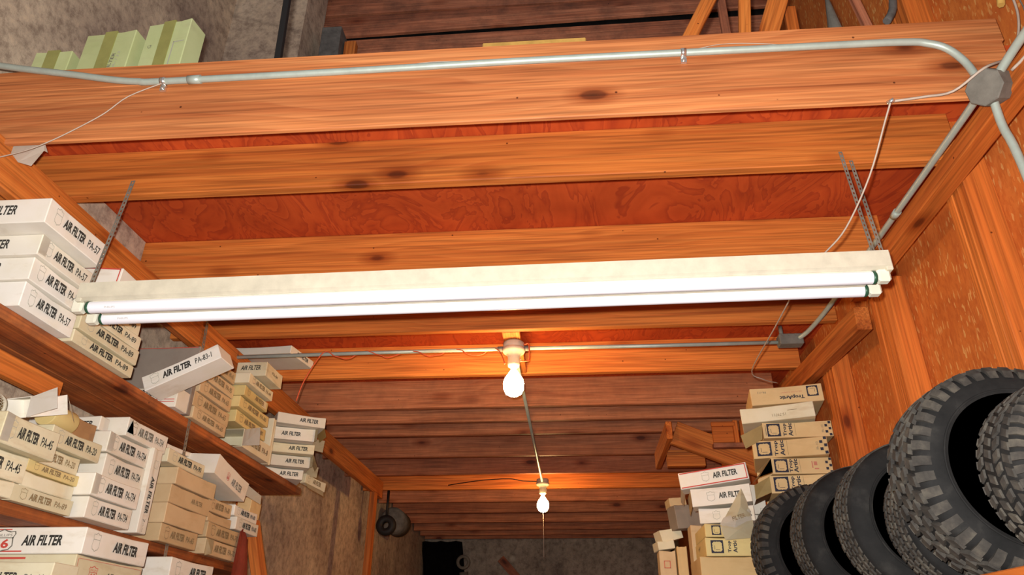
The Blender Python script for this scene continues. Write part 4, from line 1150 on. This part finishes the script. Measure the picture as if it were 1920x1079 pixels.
def lamp(loc, label, fit=True):
    root = empty('bulb_fitting', loc); tag(root, label, 'light')
    lathe('ceiling_box', [(0.0, 0.030), (0.045, 0.030), (0.052, 0.024), (0.052, -0.006), (0.0, -0.006)], M_PORC, root, Matrix(), 24)
    lathe('lamp_holder', [(0.0, -0.005), (0.056, -0.005), (0.058, -0.014), (0.050, -0.026), (0.032, -0.034), (0.029, -0.05), (0.030, -0.085), (0.027, -0.097), (0.0, -0.097)], M_PORC, root, Matrix(), 24)
    prof = [(0.0, -0.098), (0.013, -0.098), (0.0135, -0.112), (0.018, -0.120), (0.029, -0.137), (0.043, -0.157), (0.050, -0.182), (0.048, -0.210), (0.037, -0.233), (0.018, -0.244), (0.0, -0.248)]
    lathe('glass_bulb', prof, M_BULB, root, Matrix(), 24)
    tube('pull_chain', [(0.026, 0, -0.03), (0.034, -0.004, -0.05), (0.034, -0.004, -0.075)], 0.0016, M_CHROME, root, 6)
    return root
l1 = lamp((-0.264, 3.29, 2.952), 'near lit bulb in porcelain holder below the cross conduit')
l2 = lamp((-0.253, 6.30, 2.945), 'far lit bulb hanging at the end of the conduit')
tube('pull_cord', [(0.0, 0, -0.25), (0.002, 0, -0.33), (0.003, 0, -0.42), (0.002, 0, -0.6)], 0.0022, M_CABLE, l2, 6)
o = tube('cable', [(-0.30, 6.30, 2.955), (-0.42, 6.32, 2.965), (-0.55, 6.32, 2.985), (-0.80, 6.35, 2.98), (-1.1, 6.5, 2.975)], 0.004, M_BLACK, None, 6, 4)
tag(o, 'short dark cable leaving the far bulb fitting to the left', 'cable')
# red wire spiralled on the cross conduit, dropping at left
pts = [(-1.31, 3.27, 2.70), (-1.29, 3.265, 2.78), (-1.25, 3.262, 2.87), (-1.21, 3.272, 2.945)]
for i in range(1, 33):
    x = -1.21 + i * 0.0265
    a = i * PI / 4.0
    amp = 0.013 + 0.012 * (0.5 + 0.5 * math.sin(i * 1.7))
    pts.append((x, 3.29 - amp * math.sin(a) * 0.7, 2.944 + amp * math.cos(a) - 0.012 * (0.5 + 0.5 * math.sin(i * 0.9))))
pts += [(-0.335, 3.262, 2.93), (-0.315, 3.24, 2.89), (-0.302, 3.235, 2.85)]
o = tube('red_wire', pts, 0.0026, M_WIRE, None, 6, 4)
tag(o, 'orange red wire wound round the left half of cross conduit', 'wire')
o = tube('red_wire', [(-0.215, 3.262, 2.955), (-0.19, 3.255, 2.96), (-0.186, 3.25, 2.92), (-0.187, 3.25, 2.875), (-0.205, 3.25, 2.868), (-0.23, 3.26, 2.872)], 0.0026, M_WIRE, None, 6, 4)
tag(o, 'short red wire loop right of the near bulb holder', 'wire')
# pale cable from top right, over a bright clip, along to the far right
root = empty('pale_cable', (0.88, 1.59, 2.945)); tag(root, 'pale cable from top right over a clip and down behind the light', 'cable')
chw(tube('cord', [(1.30, 1.588, 3.35), (1.296, 1.588, 3.24), (1.272, 1.587, 3.152), (1.235, 1.583, 3.085), (1.19, 1.56, 3.037), (1.10, 1.52, 2.975), (1.045, 1.58, 2.955), (0.97, 1.585, 2.945), (0.886, 1.594, 2.942)], 0.0036, M_CABLE, None, 6, 5), root)
chw(tube('cord', [(0.886, 1.594, 2.942), (0.872, 1.62, 2.90), (0.842, 1.72, 2.79), (0.80, 1.84, 2.70), (0.762, 1.93, 2.67), (0.752, 2.1, 2.69), (0.78, 2.6, 2.72), (0.83, 3.2, 2.776), (0.90, 3.3, 2.768), (1.0, 3.42, 2.79)], 0.0026, M_CABLE, None, 6, 5), root)
c = tube('clip', [(0.880, 1.600, 2.942), (0.892, 1.586, 2.942)], 0.006, M_CHROME, None, 8); chw(c, root)
o = tube('white_string', [(-1.20, 1.590, 3.146), (-1.295, 1.592, 3.103), (-1.35, 1.592, 3.045), (-1.402, 1.592, 3.005), (-1.484, 1.592, 2.952), (-1.56, 1.592, 2.916), (-1.66, 1.592, 2.89)], 0.0018, M_CABLE, None, 6, 4)
tag(o, 'thin pale string sagging from the left clip to the left beam', 'string')
o = tube('thin_wire', [(-0.9, 1.598, 3.172), (-0.66, 1.599, 3.176), (-0.5, 1.6, 3.170), (-0.38, 1.6, 3.182), (-0.2, 1.6, 3.176), (0.1, 1.6, 3.176), (0.35, 1.599, 3.170), (0.47, 1.599, 3.188), (0.58, 1.599, 3.182), (0.7, 1.6, 3.168), (1.0, 1.6, 3.165)], 0.0011, M_CABLE, None, 5, 4)
tag(o, 'fine loose wire lying above the beam conduit', 'wire')
# torn insulation paper at the left end of the front beam
bm = bmesh.new()
pp = [(-1.70, 1.640, 3.0), (-1.556, 1.640, 2.985), (-1.535, 1.642, 2.945), (-1.552, 1.645, 2.955), (-1.575, 1.645, 2.90), (-1.62, 1.643, 2.915)]
bm.faces.new([bm.verts.new(p) for p in pp])
bmesh.ops.solidify(bm, geom=bm.faces[:], thickness=0.003)
o = link('torn_paper', bm_mesh(bm, 'torn_paper'), CARD['white']); tag(o, 'scrap of torn whitish paper under left end of front beam', 'paper')

# ------------------------------------------------------------------ rail frame at right, between the seventh and eighth joists
o = board('frame_rail', (0.620, 4.57, 2.895), (0.620, 5.33, 2.882), 0.038, 0.112, M_STUD); tag(o, 'pale ended rail hanging below joists in the right middle distance', 'rail')
o = board('brace', (0.66, 4.66, 2.90), (1.20, 4.66, 2.675), 0.04, 0.15, M_JOIST); tag(o, 'diagonal timber brace right of the pale ended rail', 'brace')
o = board('brace_block', (0.645, 5.02, 2.82), (0.90, 5.02, 2.82), 0.05, 0.11, M_JOIST); tag(o, 'short timber block under the diagonal brace', 'block')
root = empty('timber_bracket', (1.0, 4.60, 2.80)); tag(root, 'bright orange timber bracket beside the diagonal brace', 'bracket')
ch(board('panel', (0.89, 4.60, 2.875), (1.02, 4.60, 2.875), 0.02, 0.12, M_STUD), root)
ch(board('panel', (0.885, 4.585, 2.93), (1.03, 4.585, 2.93), 0.02, 0.03, M_STUD), root)
ch(board('post', (1.035, 4.60, 2.80), (1.035, 4.60, 2.955), 0.03, 0.035, M_STUD, None, (0, 1, 0)), root)
ch(board('post', (1.075, 4.60, 2.80), (1.075, 4.60, 2.955), 0.025, 0.035, M_JOIST, None, (0, 1, 0)), root)
ch(board('ledge', (0.885, 4.60, 2.795), (1.23, 4.60, 2.795), 0.05, 0.03, M_OLD), root)

# ------------------------------------------------------------------ far end
bm = bmesh.new()
pr = random.Random(3)
cols = 9
grid = []
for i in range(cols):
    x = -1.94 + i * 0.066
    col = []
    for j in range(9):
        z = 0.9 + j * 0.255
        col.append(bm.verts.new((x + (0.03 * math.sin(j * 1.3)), 9.70 + 0.05 * math.sin(i * 2.2 + j * 0.3) + pr.uniform(-.01, .01), z)))
    grid.append(col)
for i in range(cols - 1):
    for j in range(8):
        f = bm.faces.new((grid[i][j], grid[i + 1][j], grid[i + 1][j + 1], grid[i][j + 1])); f.smooth = True
bmesh.ops.solidify(bm, geom=bm.faces[:], thickness=0.01)
o = link('black_sheet', bm_mesh(bm, 'black_sheet'), M_TARP_GAP); tag(o, 'black sheet hanging in the far left corner', 'sheet')
root = empty('pipe_stub', (-1.37, 9.45, 2.60)); tag(root, 'pale pipe stub with ring end beside the black sheet', 'pipe')
lathe('ring', [(0.05, -0.02), (0.085, -0.02), (0.085, 0.02), (0.05, 0.02)], M_GALVD, root, Matrix.Translation((0, 0, 0.06)) @ Matrix.Rotation(PI / 2, 4, 'X'), 20, closed=True)
tube('pipe', [(0.0, 0.06, -0.05), (0.03, 0.08, -0.4), (0.04, 0.1, -1.1)], 0.055, M_GALVD, root, 10, 4)
o = board('wall_post', (1.18, 9.85, 0.0), (1.18, 9.85, 2.95), 0.09, 0.06, M_TARP_GAP, None, (0, 1, 0)); tag(o, 'dark post in the far right corner', 'post')
o = board('wall_plank', (-0.95, 9.87, 2.75), (-0.35, 9.87, 2.10), 0.03, 0.10, M_OLD); tag(o, 'dark plank leaning on the back concrete wall', 'plank')
o = lathe('dusty_drum', [(0.0, -0.16), (0.10, -0.16), (0.125, -0.15), (0.125, 0.15), (0.10, 0.16), (0.0, 0.16)], M_GREYP, None, Matrix.Translation((-1.80, 7.55, 2.83)) @ Matrix.Rotation(PI / 2, 4, 'X'), 20)
tag(o, 'dusty grey drum hung under the joists beyond far post', 'drum')
root = empty('pulley', (-1.690, 6.72, 2.58)); tag(root, 'small black pulley hanging just right of far post', 'pulley')
lathe('pulley_disc', [(0.03, -0.03), (0.07, -0.03), (0.09, -0.015), (0.09, 0.015), (0.07, 0.03), (0.03, 0.03)], M_BLACK, root, Matrix.Translation((0, 0, 0.09)) @ Matrix.Rotation(PI / 2, 4, 'X'), 20, closed=True)
tube('hanger', [(0, 0, 0.15), (0, 0, 0.40)], 0.012, M_BLACK, root)

# ------------------------------------------------------------------ things on the loft floor, seen over the beam
def taped(label, loc, L, D, H, rz, tilt=0.0, text=None):
    o = link('taped_carton', carton_mesh(L, D, H, 0.004), CARD['green'])
    o.matrix_world = Matrix.Translation(loc) @ Matrix.Rotation(rz, 4, 'Z') @ Matrix.Rotation(tilt, 4, 'Y')
    tag(o, label, 'box', 'green-tinted taped cartons on the loft')
    bm = bmesh.new()
    w = 0.022
    box_bm(bm, -w, w, -0.002, D + 0.002, -0.0005, H + 0.0015)
    link('packing_tape', bm_mesh(bm, 'packing_tape'), M_TAPE, o)
    d = (L, D, H)
    if text == 'label':
        put_rects(o, d, 'front', [(0.035, -0.055, 0.039, 0.075), (0.035, 0.071, 0.075, 0.075)], M_INKG, 'label_line')
        put_text(o, d, 'G', 'front', -0.055, 0.07, 0.014, 0.014, M_INKM, PI / 2, 0.0, 0)
        put_rects(o, d, 'front', [(-L / 2 + .006, -0.05, L / 2 - .006, -0.048)], M_INKG, 'seam_line')
    if text == 'print':
        put_text(o, d, 'FILTER', 'front', 0.033, 0.02, 0.075, 0.012, M_INKM, PI / 2 - 0.1, 0.02, 0.1)
        put_text(o, d, 'PA-133', 'front', 0.050, 0.02, 0.085, 0.010, M_INKG, PI / 2 - 0.1, 0.0, 0.1)
    return o
taped('largest green taped carton on the loft, third from left', (-1.315, 1.70, 3.18), 0.165, 0.08, 0.352, -0.14, 0.0, 'label')
taped('middle green taped carton on the loft, with printed side', (-1.515, 1.70, 3.18), 0.185, 0.09, 0.318, -0.08, 0.0, 'print')
taped('smallest green taped carton on the loft, leftmost', (-1.70, 1.70, 3.18), 0.13, 0.2, 0.245, 0.0)
bm = bmesh.new(); box_bm(bm, -0.010, 0.010, -0.010, 0.010, 0, 1.2, 0.002)
o = link('black_rod', bm_mesh(bm, 'black_rod'), M_BLACK, None, Matrix.Translation((-0.895, 1.685, 3.18)) @ Matrix.Rotation(-0.035, 4, 'Y')); tag(o, 'black square rod standing upright on the loft', 'rod')
o = board('foam_strip', (-0.235, 1.672, 3.243), (0.085, 1.672, 3.243), 0.03, 0.128, M_FOAM); tag(o, 'yellow foam strip lying behind the beam rail', 'strip')
for lab, x0, x1, top, y0, y1, w, th, mat in (
    ('first leaning board left of the others on the loft', 0.265, 0.708, 4.10, 2.0, 2.0, 0.052, 0.024, M_JOIST),
    ('thin grey upright board second from left on the loft', 0.700, 0.705, 4.3, 2.3, 2.3, 0.036, 0.020, M_OLD),
    ('short orange board third from left on the loft', 0.640, 0.770, 4.2, 2.1, 2.1, 0.045, 0.022, M_JOIST),
    ('wide pale board leaning fourth from left on the loft', 0.600, 0.930, 4.1, 2.0, 2.0, 0.072, 0.024, M_JOIST),
    ('narrow orange board fifth from left on the loft, ending low', 0.900, 0.925, 3.93, 2.17, 2.17, 0.045, 0.022, M_STUD),
    ('dim board leaning last at right on the loft', 1.20, 1.07, 4.2, 2.05, 2.05, 0.03, 0.025, M_OLD)):
    o = board('loft_board', (x0, y0, 3.182), (x1, y1, top), w, th, mat, None, (0, -1, 0)); tag(o, lab, 'board', 'loose boards leaning on the loft')
o = lathe('grey_cone', [(0.0, 0.46), (0.006, 0.455), (0.055, 0.0), (0.0, 0.0)], M_GREYP, None, Matrix.Translation((0.925, 1.86, 3.18)), 14)
o.data.materials.clear(); o.data.materials.append(M_GALVD)
tag(o, 'pale grey cone standing on the loft right of leaning boards', 'cone')
tag(tube('grey_hose', [(1.15, 1.95, 3.60), (1.185, 1.95, 3.66), (1.22, 1.97, 3.8), (1.30, 2.0, 4.0)], 0.014, M_GREYP, None, 8, 3), 'dark grey hose end hanging above the loft at right', 'hose')
o = tube('yellow_sleeve', [(1.285, 1.62, 3.30), (1.297, 1.62, 3.345), (1.30, 1.62, 3.40)], [0.010, 0.012, 0.012], M_FOAM, None, 6)
tag(o, 'yellow wire sleeve on the right wall at top edge', 'sleeve')
o = tube('hanging_wire', [(1.318, 1.60, 3.36), (1.312, 1.585, 3.22), (1.27, 1.60, 3.12), (1.25, 1.6, 3.09)], 0.002, M_GALVD, None, 5, 4)
tag(o, 'thin grey wire hanging by the yellow sleeve', 'wire')
